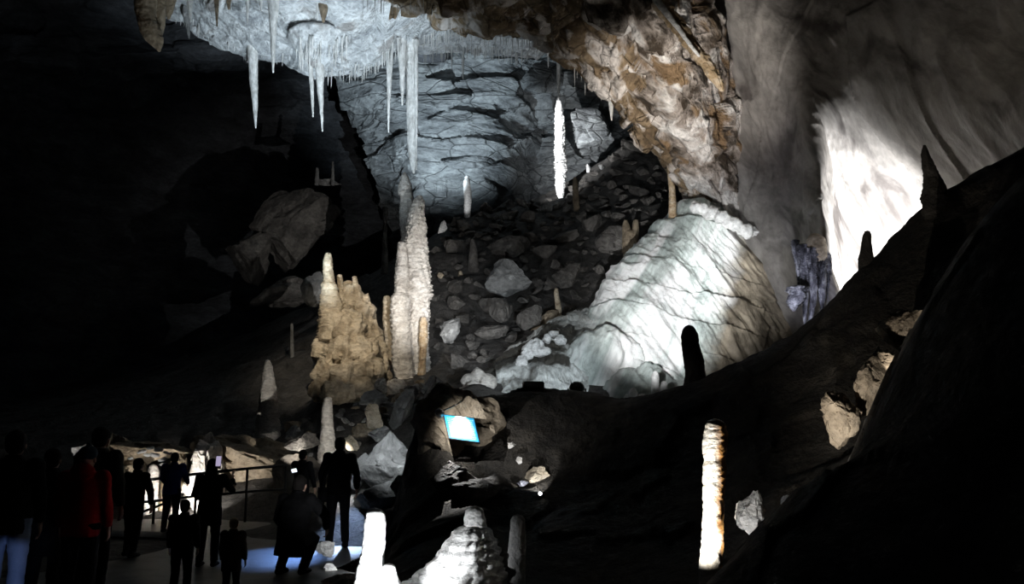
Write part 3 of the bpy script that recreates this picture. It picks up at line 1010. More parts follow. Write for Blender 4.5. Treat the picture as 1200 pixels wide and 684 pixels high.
V, F = turned('white_edge', 20.9, [(-14, 756, 764), (10, 772, 781), (32, 791, 797), (52, 806, 811), (66, 818, 821)], 'calcite', 139, plate=.05, rough=.2, nseg=24, base=0, top=.2, flute=.2)
thing_mesh('white_edge', V, F, M['calcite_white'], 'white rib down the amber blade', parent=bl)
# brown banded drapery at the top left
dr = empty('stone_drapery', W(178, -10, 22))
tag(dr, 'brown banded stone drapery with a pointed tip at the far left end of the ceiling', 'stalactite')
for k, (pr, dY, sd) in enumerate([([(-12, 158, 185), (8, 159, 183), (26, 162, 183), (36, 165, 188), (46, 170, 190), (54, 178, 189), (60, 185, 188)], 0, 141),
                                  ([(-12, 180, 196), (10, 182, 194), (28, 184, 193), (40, 186, 191)], .3, 142), ([(-12, 190, 207), (10, 193, 203), (22, 196, 199)], .6, 143)]):
    V, F = turned('fold', 22 + dY, pr, 'cream', sd, plate=.12, rough=.14, nseg=36, base=0, top=.5, flute=.2, freq=1.2)
    thing_mesh('fold', V, F, M['tan_rock'], parent=dr)
# the round shield with its skirt
sh = empty('calcite_shield', W(376, 40, 24.9))
tag(sh, 'round calcite shield bulging from the ceiling with a skirt of fine icicles', 'stalactite')
V, F = turned('bell', 24.9, [(38, 347, 404), (44, 339, 412), (52, 344, 406), (62, 352, 398), (72, 360, 390), (78, 366, 382)], 'ceil_calcite', 145, plate=.03, rough=.06, nseg=60, base=0, top=.3, flute=.10)
thing_mesh('bell', V, F, M['ceil_calcite'], parent=sh)
r_ = random.Random(4)
for k in range(34):
    a = r_.uniform(PI * 1.02, PI * 1.98)
    q = r_.uniform(.55, 1.0)
    px = 375 + 34 * q * math.cos(a)
    top = 46 + 12 * (1 - q) * 1.6
    ln = r_.uniform(12, 26) + 14 * (1 - q)
    wd_ = r_.uniform(.7, 1.5)
    V, F = turned('straw', 24.9 + .85 * q * math.sin(a), [(top, px - wd_, px + wd_), (top + ln * .6, px - wd_ * .7, px + wd_ * .7), (top + ln, px - .25, px + .25)], 'icicle', 150 + k, plate=.03, nseg=7, base=0, top=.1)
    thing_mesh('straw', V, F, M['icicle'], parent=sh)

# fine straws: one master, copied
def straw_master(name, wpx):
    n, s = 9, 7
    z = np.linspace(0, -1, n)
    r = np.interp(-z, [0, .15, .8, 1], [1.25, .9, .5, .06])
    th = np.linspace(0, 2 * PI, s, endpoint=False)
    V = np.stack([np.cos(th)[None] * r[:, None], np.sin(th)[None] * r[:, None], np.repeat(z[:, None], s, 1)], -1).reshape(-1, 3)
    V[:, :2] *= (1 + .25 * fbm(V * np.array([1, 1, 5]), 2, 9))[:, None]
    F = [tuple(f) for f in grid_faces(n, s, True)] + [tuple(range(s)), tuple(range((n - 1) * s, n * s))[::-1]]
    return mesh_raw(name, V, F)


STRAW = straw_master('straw_stalactite', 1)
STRAW.materials.append(M['icicle'])
STRAW.polygons.foreach_set('use_smooth', np.ones(len(STRAW.polygons), dtype=bool))


def straws(line, n, lo, hi, wlo, whi, group, label, seed, sink=.25, Yf=None):
    rr = random.Random(seed)
    ln = np.array(line, float)
    t = np.concatenate([[0], np.cumsum(np.hypot(np.diff(ln[:, 0]), np.diff(ln[:, 1])))])
    for k in range(n):
        u = (k + rr.uniform(-.4, .4) + .5) / n * t[-1]
        px, py, Y = (np.interp(u, t, ln[:, i]) for i in range(3))
        Y += rr.uniform(-.5, .25)
        p = W(px, py, Y)
        s = mpp(px, py, Y)
        L = rr.uniform(lo, hi) * (1.7 if rr.random() < .12 else 1) * s
        o = bpy.data.objects.new('straw_stalactite', STRAW)
        w_ = rr.uniform(wlo, whi) * s / 2
        o.scale = (w_, w_, L + sink)
        o.location = (p[0], p[1], p[2] + sink)
        o.rotation_euler = (0, 0, rr.uniform(0, 6))
        COL.objects.link(o)
        tag(o, label, 'stalactite', group)


straws([(206, 19, 26.8), (240, 40, 26.9), (290, 60, 27), (345, 71, 27)], 34, 4, 11, 1.2, 2.4, 'straws on the left lip', 'fine straw stalactite in the fringe along the left lip of the pale ceiling', 1)
straws([(345, 70, 27), (390, 82, 27), (425, 84, 27), (450, 70, 27)], 36, 7, 16, 1.3, 2.8, 'straws on the middle lip', 'fine straw stalactite in the fringe along the lowest middle lip of the pale ceiling', 2)
straws([(448, 62, 26.2), (470, 52, 26.6)], 8, 14, 30, 1.6, 3.2, 'straws left of the great stalactite', 'fine straw stalactite clustered just left of the great white fluted one', 3)
straws([(490, 46, 27.5), (540, 40, 28), (590, 40, 28.5), (632, 50, 29)], 44, 6, 18, 1.2, 2.6, 'straws on the right lip', 'fine straw stalactite fringing the right lip between the great white one and the dark overhang', 4)
straws([(495, 62, 35), (560, 60, 36), (620, 64, 38)], 34, 6, 16, 1.2, 2.4, 'straws on the rear ledge', 'fine straw stalactite fringing the rear ledge in front of the blue wall', 5)
straws([(420, 6, 21), (450, 12, 21.2), (480, 8, 21.5), (520, 14, 22.0)], 14, 3, 8, 1.0, 2.0, 'straws on the brown roof edge', 'fine straw stalactite under the brown roof edge at the top centre', 6, .4)
straws([(672, 88, 25.7), (700, 97, 26.2), (715, 108, 26.8)], 12, 4, 12, 1.2, 2.2, 'straws on the overhang edge', 'fine straw stalactite on the overhang edge above the bright white tooth', 7, .5)

# --- the white flowstone hill --------------------------------------------------
Lp = [(812, 237), (778, 258), (748, 284), (722, 310), (704, 336), (690, 362), (674, 390), (664, 420), (656, 450), (650, 480), (648, 520)]
Rp = [(866, 256), (893, 275), (915, 296), (936, 320), (946, 348), (950, 378), (958, 405), (970, 435), (975, 465), (980, 495), (985, 530)]
Yc = [28.2, 27.6, 27, 26.4, 25.8, 25.2, 24.7, 24.2, 23.8, 23.4, 22.8]
rows = [[W(840 - 40 + 16 * j, 262 + 8 * j, 31) for j in range(9)]]
for (lx, ly), (rx, ry), yc in zip(Lp, Rp, Yc):
    r = [W(lx + 8, ly + 16, yc + 5.5)]
    for f, dy in [(0, 1.9), (.14, .7), (.32, .1), (.52, 0), (.70, .1), (.86, .35), (1, 1.1)]:
        r.append(W(lx + (rx - lx) * f, ly + (ry - ly) * f - 7 * math.sin(f * PI), yc + dy))
    r.append(W(rx - 6, ry + 10, yc + 5))
    rows.append(r)
FL0 = W(800, 470, 24)
fl = empty('flowstone_hill', FL0)
tag(fl, 'huge floodlit white flowstone hill with a grey-brown right flank', 'flowstone')


def flowdisp(P, N):
    Q = P @ np.array([[.9, 0, -.43], [0, 1, 0], [.43, 0, .9]])
    s = ridged(Q * np.array([1.3, .5, .13]), 4, 201)
    t = P[:, 2] * 1.05 + 1.2 * pnoise(P * .35, 202) + .3 * P[:, 0]
    saw = t - np.floor(t)
    step = .10 * (saw ** 2) * np.clip(.5 + 1.6 * pnoise(P * .5 + 4, 203), 0, 1)
    v, e = facets(P * .9, 207, .4)
    br = np.clip((P[:, 0] - (6.6 + .36 * (P[:, 2] - 4))) / 1.0, 0, 1)
    s2 = ridged(Q * np.array([3.4, 1.2, .22]) + 3, 3, 208)
    return .26 * (s - .6) + .06 * (s2 - .6) + .20 * fbm(P * .4, 3, 204) + 1.5 * step * (1 - br) - .05 + .025 * fbm(P * 2.2, 4, 205) + br * .12 * v


flm = M['flow']
# grey-brown stone on the right flank: the calcite ends along a slanting line
nt = flm.node_tree
b = [n for n in nt.nodes if n.type == 'BSDF_PRINCIPLED'][0]
src = b.inputs['Base Color'].links[0].from_socket
tc = nt.nodes.new('ShaderNodeTexCoord')
sx = nt.nodes.new('ShaderNodeVectorMath')
sx.operation = 'DOT_PRODUCT'
pA = W(876, 278, 26.8) - FL0
pB = W(828, 425, 24.2) - FL0
dd = np.array([pA[2] - pB[2], 0, -(pA[0] - pB[0])])
dd /= np.linalg.norm(dd)
sx.inputs[1].default_value = tuple(dd)
nt.links.new(tc.outputs['Object'], sx.inputs[0])
nz = nt.nodes.new('ShaderNodeTexNoise')
nz.inputs['Scale'].default_value = 1.1
nz.inputs['Detail'].default_value = 6
nt.links.new(tc.outputs['Object'], nz.inputs['Vector'])
ma = nt.nodes.new('ShaderNodeMath')
ma.operation = 'MULTIPLY_ADD'
ma.inputs[1].default_value = .9
nt.links.new(nz.outputs['Fac'], ma.inputs[0])
nt.links.new(sx.outputs['Value'], ma.inputs[2])
mr = nt.nodes.new('ShaderNodeMapRange')
mr.inputs['From Min'].default_value = float(dd @ pA) + .0
mr.inputs['From Max'].default_value = float(dd @ pA) + .7
nt.links.new(ma.outputs[0], mr.inputs['Value'])
mx = nt.nodes.new('ShaderNodeMix')
mx.data_type = 'RGBA'
n6 = nt.nodes.new('ShaderNodeTexNoise')
n6.inputs['Scale'].default_value = 1.6
n6.inputs['Detail'].default_value = 8
nt.links.new(tc.outputs['Object'], n6.inputs['Vector'])
c6 = nt.nodes.new('ShaderNodeValToRGB')
c6.color_ramp.elements[0].position = .35
c6.color_ramp.elements[0].color = (.075, .062, .045, 1)
c6.color_ramp.elements[1].position = .68
c6.color_ramp.elements[1].color = (.34, .29, .22, 1)
nt.links.new(n6.outputs['Fac'], c6.inputs[0])
nt.links.new(mr.outputs[0], mx.inputs['Factor'])
nt.links.new(src, mx.inputs[6])
nt.links.new(c6.outputs[0], mx.inputs[7])
nt.links.new(mx.outputs[2], b.inputs['Base Color'])


def sheet_part(name, rows, nv, nu, disp, mat, parent, label=None):
    o = sheet(name, rows, nv, nu, disp, mat)
    n = len(o.data.vertices)
    c = np.empty(n * 3, np.float32)
    o.data.vertices.foreach_get('co', c)
    c = c.reshape(-1, 3) - np.array(parent.location, np.float32)
    o.data.vertices.foreach_set('co', c.ravel())
    o.data.update()
    o.parent = parent
    if label:
        o['label'] = label
    return o


sheet_part('body', np.array(rows), 330, 330, flowdisp, M['flow'], fl)
# scalloped crest
items = []
for k, (px, py) in enumerate([(815, 242), (820, 243), (827, 247), (833, 249), (841, 254), (846, 255), (854, 261), (861, 262), (869, 267), (878, 271)]):
    items.append((px, py, 6.5 + k * 3 % 4, 7 + (k * 5 % 4), -.09 * k))
lobes('crest', 27.4, items, 'flow_white', fl, 211, .05, .22, 'bright scalloped crest')
lobes('lobe', 24.6, [(690, 420, 24, 34, 0), (712, 415, 30, 34, .1), (736, 428, 26, 34, .2), (680, 446, 22, 34, -.2), (705, 450, 26, 34, -.1)], 'flow', fl, 213, .07, .14)
lobes('lobe', 23.7, [(738, 462, 32, 32, 0), (762, 458, 28, 34, .1), (786, 470, 24, 30, .3), (716, 478, 20, 18, -.2)], 'flow', fl, 215, .07, .14)
for k, (px, py, w_, h_) in enumerate([(768, 435, 5, 22), (735, 462, 5, 14), (742, 455, 6, 18), (752, 462, 7, 14), (728, 470, 5, 12), (778, 447, 5, 26)]):
    V, F = turned('knob', 22.3, [(py, px - w_ * .5, px + w_ * .5), (py + 5, px - w_ * .9, px + w_ * .9), (py + h_, px - w_, px + w_)], 'flow_white', 220 + k, plate=.1, nseg=22)
    thing_mesh('knob', V, F, M['flow_white'], parent=fl)

# white apron spilling left of the hill
ap = empty('flowstone_apron', W(600, 470, 23))
tag(ap, 'low white flowstone apron spilling towards the board rock, left of the big hill', 'flowstone')
rows = [[W(*p) for p in r] for r in [
    [(560, 440, 27), (590, 415, 27), (625, 392, 27.5), (660, 372, 28), (700, 360, 28.5)],
    [(548, 446, 25), (580, 428, 25), (615, 402, 25.5), (652, 382, 26), (700, 370, 26.5)],
    [(545, 456, 24.0), (575, 444, 24.0), (612, 424, 24.3), (650, 408, 24.6), (695, 400, 25)],
    [(542, 466, 23.4), (572, 460, 23.3), (608, 450, 23.3), (648, 442, 23.5), (690, 440, 24)],
    [(540, 480, 23.0), (570, 480, 22.8), (606, 476, 22.6), (646, 474, 22.7), (688, 474, 23)],
    [(540, 500, 22.8), (570, 505, 22.4), (606, 505, 22.2), (646, 505, 22.2), (688, 505, 22.5)]]]
M['apron'] = rock('apron', [(.42, .44, .42), (.66, .68, .66), (.80, .82, .80)], 0.9, 0.5, 0.7, fine=6.0, bump_dist=.04, stretch=(1.4, 1.2, .7), veins=((.07, .065, .055), .55, .47, .53))


def apdisp(P, N):
    s = ridged(P * np.array([2.2, .8, .35]), 4, 231)
    v, e = facets(P * 1.8, 233, .4)
    return .14 * (s - .6) + .2 * fbm(P * .7, 4, 232) + .08 * v


sheet_part('body', rows, 150, 220, apdisp, M['apron'], ap)
lobes('lobe', 23.2, [(549, 446, 9, 9, 0), (560, 440, 9, 10, .1), (572, 448, 10, 11, 0), (556, 455, 11, 10, -.3), (543, 458, 8, 6, -.2), (566, 460, 9, 9, -.4)], 'calcite', ap, 235, .04, .05, 'cream knobbly end')
lobes('lobe', 24.3, [(628, 404, 9, 8, 0), (641, 397, 6, 6, .2), (617, 414, 9, 9, 0), (634, 411, 10, 7, -.1), (649, 391, 7, 5, .5), (611, 424, 7, 8, -.2), (655, 398, 8, 6, .3)], 'calcite_white', ap, 236, .04, .16)

# violet-lit draperies beside the recess, and the cream bulb above them
cu = empty('stone_curtain', W(950, 300, 22.3))
tag(cu, 'bluish violet crystal drapery hanging beside the foot of the glaring recess', 'stalactite')
for k, (pr, dY) in enumerate([([(296, 934, 946), (320, 937, 947), (350, 940, 947), (372, 941, 945), (388, 943, 945)], 0), ([(300, 946, 958), (325, 948, 958), (350, 950, 957), (380, 947, 951), (396, 946, 949)], -.2),
                              ([(304, 956, 968), (330, 958, 968), (350, 960, 967), (366, 962, 964)], -.1), ([(306, 964, 974), (325, 966, 974), (345, 969, 973), (356, 971, 972)], 0), ([(346, 924, 944), (352, 922, 944), (358, 924, 936), (364, 928, 932)], -.3),
                              ([(290, 928, 936), (310, 932, 938), (335, 935, 938)], .2)]):
    V, F = turned('fold', 22.3 + dY, pr, 'violet_calcite', 240 + k, plate=.25, rough=.3, nseg=36, base=0, top=.2, knob=.7, flute=.3, freq=2.0)
    thing_mesh('fold', V, F, M['violet_calcite'], parent=cu)
V, F = turned('stalactite', 22.2, [(274, 950, 958), (280, 946, 966), (292, 945, 968), (302, 950, 968), (307, 958, 966)], 'cream', 250, plate=.03, rough=.06, nseg=32, base=0, flute=.16)
thing_mesh('stalactite', V, F, M['cream'], 'cream ribbed bulb of stone above the violet crystal drapery', 'stalactite')

# amber painted on the right side for lamplight showing through the glowing stalagmite
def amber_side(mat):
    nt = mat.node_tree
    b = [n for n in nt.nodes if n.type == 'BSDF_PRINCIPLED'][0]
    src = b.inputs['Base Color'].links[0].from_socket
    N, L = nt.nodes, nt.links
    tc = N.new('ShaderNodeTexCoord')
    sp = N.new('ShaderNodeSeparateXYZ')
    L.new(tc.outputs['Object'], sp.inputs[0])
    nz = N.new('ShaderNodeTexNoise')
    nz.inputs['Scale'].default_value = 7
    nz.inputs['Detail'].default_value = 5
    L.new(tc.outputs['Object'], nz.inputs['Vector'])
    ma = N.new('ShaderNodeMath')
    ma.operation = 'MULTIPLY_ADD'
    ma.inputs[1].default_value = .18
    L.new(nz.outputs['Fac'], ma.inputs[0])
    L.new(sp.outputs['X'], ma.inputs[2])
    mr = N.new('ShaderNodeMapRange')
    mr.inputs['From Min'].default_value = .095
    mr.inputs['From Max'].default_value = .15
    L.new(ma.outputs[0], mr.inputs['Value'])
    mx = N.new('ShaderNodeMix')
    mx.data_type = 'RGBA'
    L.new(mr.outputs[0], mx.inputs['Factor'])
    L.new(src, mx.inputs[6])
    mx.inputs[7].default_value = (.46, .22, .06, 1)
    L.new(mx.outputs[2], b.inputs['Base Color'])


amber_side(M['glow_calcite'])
# ------------------------------------------------------------------ boulders
def boulder_mesh(seed, dims, planes=11, sub=4, cut=(.55, .9), rough=.05):
    r = np.random.default_rng(seed)
    bm = bmesh.new()
    bmesh.ops.create_icosphere(bm, subdivisions=sub, radius=1)
    V = np.array([v.co[:] for v in bm.verts])
    F = np.array([[v.index for v in f.verts] for f in bm.faces])
    bm.free()
    for k in range(planes):
        n = r.normal(size=3)
        n /= np.linalg.norm(n)
        d = r.uniform(*cut)
        h = V @ n
        V = V - n[None] * np.maximum(h - d, 0)[:, None] * .96
    V = V / np.abs(V).max(0)
    N = V / np.linalg.norm(V, axis=1, keepdims=True)
    v, e = facets(V * 1.9 + seed, seed, .5)
    V = V + N * (rough * 1.6 * fbm(V * 1.5 + seed, 4, seed) + rough * .9 * v - rough * .6 * np.exp(-e * 14) + rough * .5 * fbm(V * 6 + seed, 3, seed + 3))[:, None]
    V = V * np.array(dims)[None] * .5
    return V, F


def boulder(px, py, wpx, hpx, Y, mat, label, seed, tilt=0.0, dfac=.8, yaw=0.0, planes=15, cut=(.38, .8), rough=.05, group=None, sub=5, name='boulder'):
    s = mpp(px, py, Y)
    c = W(px, py, Y)
    V, F = boulder_mesh(seed, (wpx * s, (wpx + hpx) * .5 * s * dfac, hpx * s), planes, sub, cut, rough)
    R = Matrix.Rotation(math.radians(tilt), 3, 'Y') @ Matrix.Rotation(math.radians(yaw), 3, 'Z')
    V = V @ np.array(R).T
    o = link(name, mesh_raw(name, V, F), M[mat], None, True)
    o.location = c
    o.data.set_sharp_from_angle(angle=math.radians(28))
    tag(o, label, 'rock', group)
    return o


B = [
    # scree landmarks
    (594, 326, 62, 44, 31, 'boulder_grey', 'large blocky grey boulder in the middle of the scree beside the dark narrow stalagmite', 301, 8),
    (524, 387, 30, 36, 27, 'boulder_grey', 'bluish grey upright boulder just right of the tall white column', 302, 10),
    (597, 292, 52, 30, 34, 'rubble', 'broad dark boulder on the upper scree under the white skyline stalagmite', 303, -6),
    (622, 372, 34, 30, 28.5, 'rubble', 'rounded dark boulder next to the slab with the pale finger', 304, 0),
    (643, 372, 52, 14, 28.8, 'tan_rock', 'tan slab tilted up to the right carrying the pale finger stalagmite', 305, -38),
    (590, 362, 34, 32, 28.8, 'rubble', 'upright dark boulder left of the rounded one in mid scree', 306, 20),
    (575, 388, 44, 20, 27.5, 'rubble', 'flat dark slab boulder low in the scree right of the bluish grey one', 307, -6),
    (720, 288, 46, 46, 32.5, 'rubble', 'big round dark boulder under the two-tipped brown stalagmite', 308, 0),
    (665, 325, 42, 26, 31, 'rubble', 'wedge of dark rock right of the largest scree block', 309, -25),
    (650, 240, 34, 14, 39.5, 'boulder_grey', 'lit grey slab at the foot of the brilliant white column', 310, -22),
    (641, 258, 12, 7, 38.5, 'calcite_white', 'small white stone below the lit grey slab', 311, -8),
    (519, 268, 11, 18, 33, 'calcite_white', 'small white pointed stone in the dark right of the bullet-tipped stalagmite', 312, 30),
    (516, 323, 9, 9, 30, 'cream', 'small knobbly pale stone right of the tall white column', 313, 0),
    (689, 197, 7, 10, 41, 'calcite_white', 'tiny white stone glinting on the dark upper scree', 314, 10),
    (705, 195, 9, 8, 41.5, 'boulder_grey', 'tiny grey stone right of the glinting white one', 315, 0),
    # under the overhang at the back
    (690, 150, 80, 76, 43, 'back_rock', 'large dim hanging rock block to the right of the brilliant white column', 316, 10),
    (640, 92, 60, 44, 43.5, 'back_rock', 'dim rock block above the brilliant white column beneath the dark roof', 317, -5),
    # the dim great rock at left centre
    (345, 272, 120, 112, 36, 'rubble', 'huge dim rock block in the dark behind the cream mound', 318, -28),
    (292, 300, 60, 66, 35, 'rubble', 'dim grey slanting rock face at the left end of the huge dim block', 319, -20),
    (372, 338, 36, 46, 28, 'boulder_grey', 'rounded grey boulder showing directly behind the tallest cream spire', 320, 10),
    (330, 345, 90, 40, 33, 'rubble', 'low dark boulder below the huge dim block', 321, -12),
    (382, 212, 36, 10, 36.4, 'boulder_grey', 'flat dim ledge stone with tiny stalagmites on top', 322, 2),
    # slope by the path
    (473, 478, 22, 72, 19.5, 'boulder_grey', 'long grey slab leaning upright between the white column and the board rock', 323, 22),
    (499, 478, 16, 78, 18.5, 'rubble', 'second thinner slab leaning beside the long grey one', 324, 20),
    (505, 452, 28, 26, 21, 'boulder_grey', 'pale triangular stone wedged above the leaning slabs', 325, 30),
    (462, 545, 84, 84, 15.2, 'boulder_grey', 'big pale grey fissured boulder right of the standing man', 326, -30),
    (442, 580, 66, 40, 14.6, 'boulder_grey', 'sloping grey rock at the foot of the big pale fissured boulder', 327, -22),
    (480, 578, 50, 44, 13.7, 'near_rock', 'black jagged rock in front of the big pale fissured boulder', 328, 10),
    (436, 468, 40, 22, 20.5, 'boulder_grey', 'rough grey rock below the cream mound', 329, -12),
    (425, 505, 34, 22, 17.8, 'tan_rock', 'knobbly tan rock right of the short ridged stalagmite', 330, 12),
    (437, 490, 22, 34, 17.6, 'cream', 'upright cream stone behind the standing man', 331, -14),
    (448, 455, 20, 26, 22, 'calcite', 'whitish lump at the foot of the tall white column', 332, 6),
    (465, 452, 30, 30, 23, 'calcite', 'knobbly whitish rock base under the tall white column', 333, 0),
    (412, 520, 22, 18, 17.0, 'cream', 'pale stone just left of the upright cream one', 334, 20),
    (446, 508, 30, 22, 16.8, 'boulder_grey', 'bluish pebbled rock above the big pale fissured boulder', 335, -10),
    (420, 555, 22, 50, 15.4, 'boulder_grey', 'narrow grey rock right against the standing man', 336, 14),
    (355, 520, 46, 26, 18.5, 'rubble', 'dark rock between the lone stalagmite and the short ridged one', 337, -8),
    (395, 552, 30, 26, 17.2, 'cream', 'pale cracked rock behind the standing man by his left side', 338, 10),
    (345, 562, 52, 62, 18.2, 'dark_rock', 'dark rounded rock behind the person with the lit phone', 339, 6),
    (372, 580, 46, 44, 17.6, 'tan_rock', 'dull brown rock between the lit phone and the standing man', 340, 0),
    # behind the handrail
    (285, 560, 132, 100, 19.6, 'tan_rock', 'wide brown boulder behind the handrail under the lone stalagmite', 341, 4),
    (237, 566, 56, 106, 18.6, 'calcite', 'white lit end rock of the wide brown boulder behind the handrail', 342, 12),
    (180, 530, 84, 34, 18.8, 'tan_rock', 'arched brown boulder bridging over the lit hollow behind the handrail', 343, 2),
    (150, 548, 36, 46, 18.6, 'tan_rock', 'brown boulder forming the left foot of the arch', 344, -28),
    (207, 556, 22, 56, 18.6, 'tan_rock', 'brown boulder forming the right foot of the arch', 345, 22),
    (104, 536, 34, 56, 19.2, 'calcite', 'whitish rock rising behind the head of the tallest visitor', 346, -12),
    (133, 535, 40, 52, 18.9, 'tan_rock', 'brown rounded rock right of the head of the tallest visitor', 347, 14),
    (180, 620, 90, 18, 17.9, 'cream', 'pale stone floor slab inside the lit hollow', 348, 0),
    # lit stones at the foot of the standing man
    (383, 645, 25, 24, 11.6, 'calcite_white', 'rounded white stone between the crouching person and the standing man', 349, -8),
    (386, 667, 24, 14, 11.2, 'calcite_white', 'flat white stone below the rounded white one', 350, 6),
    (412, 664, 34, 16, 10.6, 'calcite', 'low pale stone left of the glaring white stalagmite', 351, -14),
    (398, 682, 50, 22, 10.0, 'calcite', 'flat pale stone at the bottom edge left of the glaring white stalagmite', 352, -4),
    # dark hill
    (542, 512, 118, 124, 12.70, 'tan_rock', 'tan rock face that carries the blue information board', 367, 6),
    (600, 521, 11, 10, 12.35, 'calcite', 'small white-lit stone right of the information board', 353, 10),
    (608, 540, 8, 10, 12.1, 'calcite', 'smaller white-lit stone below and right of the information board', 354, 0),
    (632, 556, 36, 24, 12.0, 'cream', 'bright wedge-shaped stone lit by the tiny lamp on the dark hill', 355, -24),
    (612, 566, 14, 8, 11.8, 'violet_calcite', 'small bluish stone at the lower tip of the bright wedge', 356, -30),
    (620, 583, 28, 13, 11.7, 'orange_calcite', 'amber stone beside the tiny lamp on the dark hill', 357, 14),
    (535, 562, 60, 44, 11.9, 'bank_rock', 'dull brown rock below the information board', 358, 12),
    (575, 575, 90, 46, 11.7, 'bank_rock', 'low brown rock shelf above the wide white cone', 359, 16),
    (878, 603, 38, 58, 8.0, 'calcite', 'grey-white rock in the gap right of the glowing amber stalagmite', 360, 18),
    (922, 588, 16, 16, 8.4, 'boulder_grey', 'small grey rock up the gap from the grey-white one', 361, 30),
    (988, 490, 50, 70, 9.2, 'tan_rock', 'lowest lit brown rock on the dark right slope', 362, -24),
    (1030, 448, 66, 90, 9.4, 'tan_rock', 'middle lit brown rock on the dark right slope', 363, 20),
    (1066, 380, 60, 66, 10.0, 'tan_rock', 'topmost lit brown rock on the dark right slope', 364, 30),
    (1042, 500, 18, 34, 8.8, 'tan_rock', 'small dim rock under the middle lit brown one', 365, 10),
]
for (px, py, w_, h_, Y, mt, lb, sd, tl) in B:
    rg = .10 if mt in ('cream', 'calcite', 'tan_rock') else .06
    if lb.startswith('large blocky') or 'slab' in lb:
        boulder(px, py, w_, h_, Y, mt, lb, sd, tl, planes=9, cut=(.45, .75), rough=.05)
    else:
        boulder(px, py, w_, h_, Y, mt, lb, sd, tl, rough=rg)
# lit hollow: small dripstone columns inside
stalagmite(18.4, [(545, 176, 184), (552, 174, 187), (575, 173, 190), (600, 172, 192), (622, 171, 194)], 'calcite', 'white dripstone column standing inside the lit hollow behind the handrail', 371, plate=.1, knob=.2)
stalagmite(18.3, [(556, 190, 197), (575, 188, 200), (600, 186, 198), (620, 186, 202)], 'orange_calcite', 'amber dripstone column right of the white one in the lit hollow', 372, plate=.1, knob=.1)
stalagmite(18.1, [(568, 167, 173), (580, 165, 175), (600, 164, 177), (622, 163, 180)], 'calcite', 'shorter white dripstone column left of the taller one in the lit hollow', 373, plate=.1, knob=.2)
stalagmite(18.3, [(585, 152, 157), (600, 150, 159), (622, 148, 162)], 'orange_calcite', 'small amber stump at the left mouth of the lit hollow', 374, plate=.1)
stalagmite(18.0, [(586, 203, 209), (600, 199, 214), (622, 194, 220)], 'calcite', 'low white cone at the right mouth of the lit hollow', 375, plate=.14, knob=.2)
for k, (px, py, w_) in enumerate([(166, 529, 12), (176, 525, 10), (186, 527, 12), (181, 533, 14), (195, 530, 9), (190, 538, 12), (192, 544, 10), (172, 533, 9), (153, 537, 8), (200, 531, 7)]):
    boulder(px, py, w_, w_ * .42, 17.35, 'calcite_white', 'thin white calcite plate stuck on the face of the arched brown boulder', 380 + k, rr_ if False else (k * 37 % 30) - 15, .5,
            planes=4, sub=3, rough=.12, group='white plates on the arch', name='calcite_plate')


# countless-looking scree: every block its own
def inside(P, poly):
    x, y = P
    c = False
    for i in range(len(poly)):
        (x1, y1), (x2, y2) = poly[i], poly[i - 1]
        if (y1 > y) != (y2 > y) and x < (x2 - x1) * (y - y1) / (y2 - y1) + x1:
            c = not c
    return c


POLY = [(508, 300), (540, 262), (575, 252), (640, 236), (690, 205), (738, 168), (792, 222), (775, 250), (735, 285), (700, 330), (680, 360), (640, 385), (600, 405), (560, 432), (510, 440), (503, 380)]
POLY2 = [(335, 505), (372, 478), (440, 462), (480, 448), (520, 440), (500, 470), (455, 500), (445, 520), (420, 560), (410, 590), (380, 560), (345, 530)]
MASTERS = []
for k in range(14):
    V, F = boulder_mesh(500 + k, (1, .85, [.62, .5, .8, .42][k % 4]), 16, 4, (.36, .8), .06)
    me = mesh_raw('scree_block', V, F)
    me.polygons.foreach_set('use_smooth', np.ones(len(F), dtype=bool))
    me.set_sharp_from_angle(angle=math.radians(24))
    MASTERS.append(me)
for me in MASTERS:
    me.materials.append(M['rubble'])
rr = random.Random(11)
placed = []


def scatter(poly, n, smin, smax, ylo, yhi, group, label, tries=60000, mats=None, pxmin=7):
    cnt = 0
    xs = [p[0] for p in poly]
    for _ in range(tries):
        if cnt >= n:
            break
        y = rr.uniform(ylo, yhi)
        x = rr.uniform(-9, 11)
        # sample uniformly on the picture by walking the real floor
        z = float(floor_height(np.array([x]), np.array([y]))[0])
        q = pix(np.array([[x, y, z]]))[0]
        if not inside(q, poly):
            continue
        s = smin * (smax / smin) ** (rr.random() ** 1.3)
        if any((x - a) ** 2 + ((y - b) * .8) ** 2 < (.40 * (s + c)) ** 2 for a, b, c in placed):
            continue
        if s / y * 1000 < pxmin:
            continue
        placed.append((x, y, s))
        o = bpy.data.objects.new('scree_block', rr.choice(MASTERS if mats is None else mats))
        o.scale = (s, s * rr.uniform(.8, 1.15), s * rr.uniform(.7, 1.1))
        o.rotation_euler = (rr.uniform(-.5, .5) + .25, rr.uniform(-.5, .5), rr.uniform(0, 6.28))
        o.location = (x, y, z + s * .2)
        COL.objects.link(o)
        tag(o, label, 'rock', group)
        cnt += 1
    return cnt


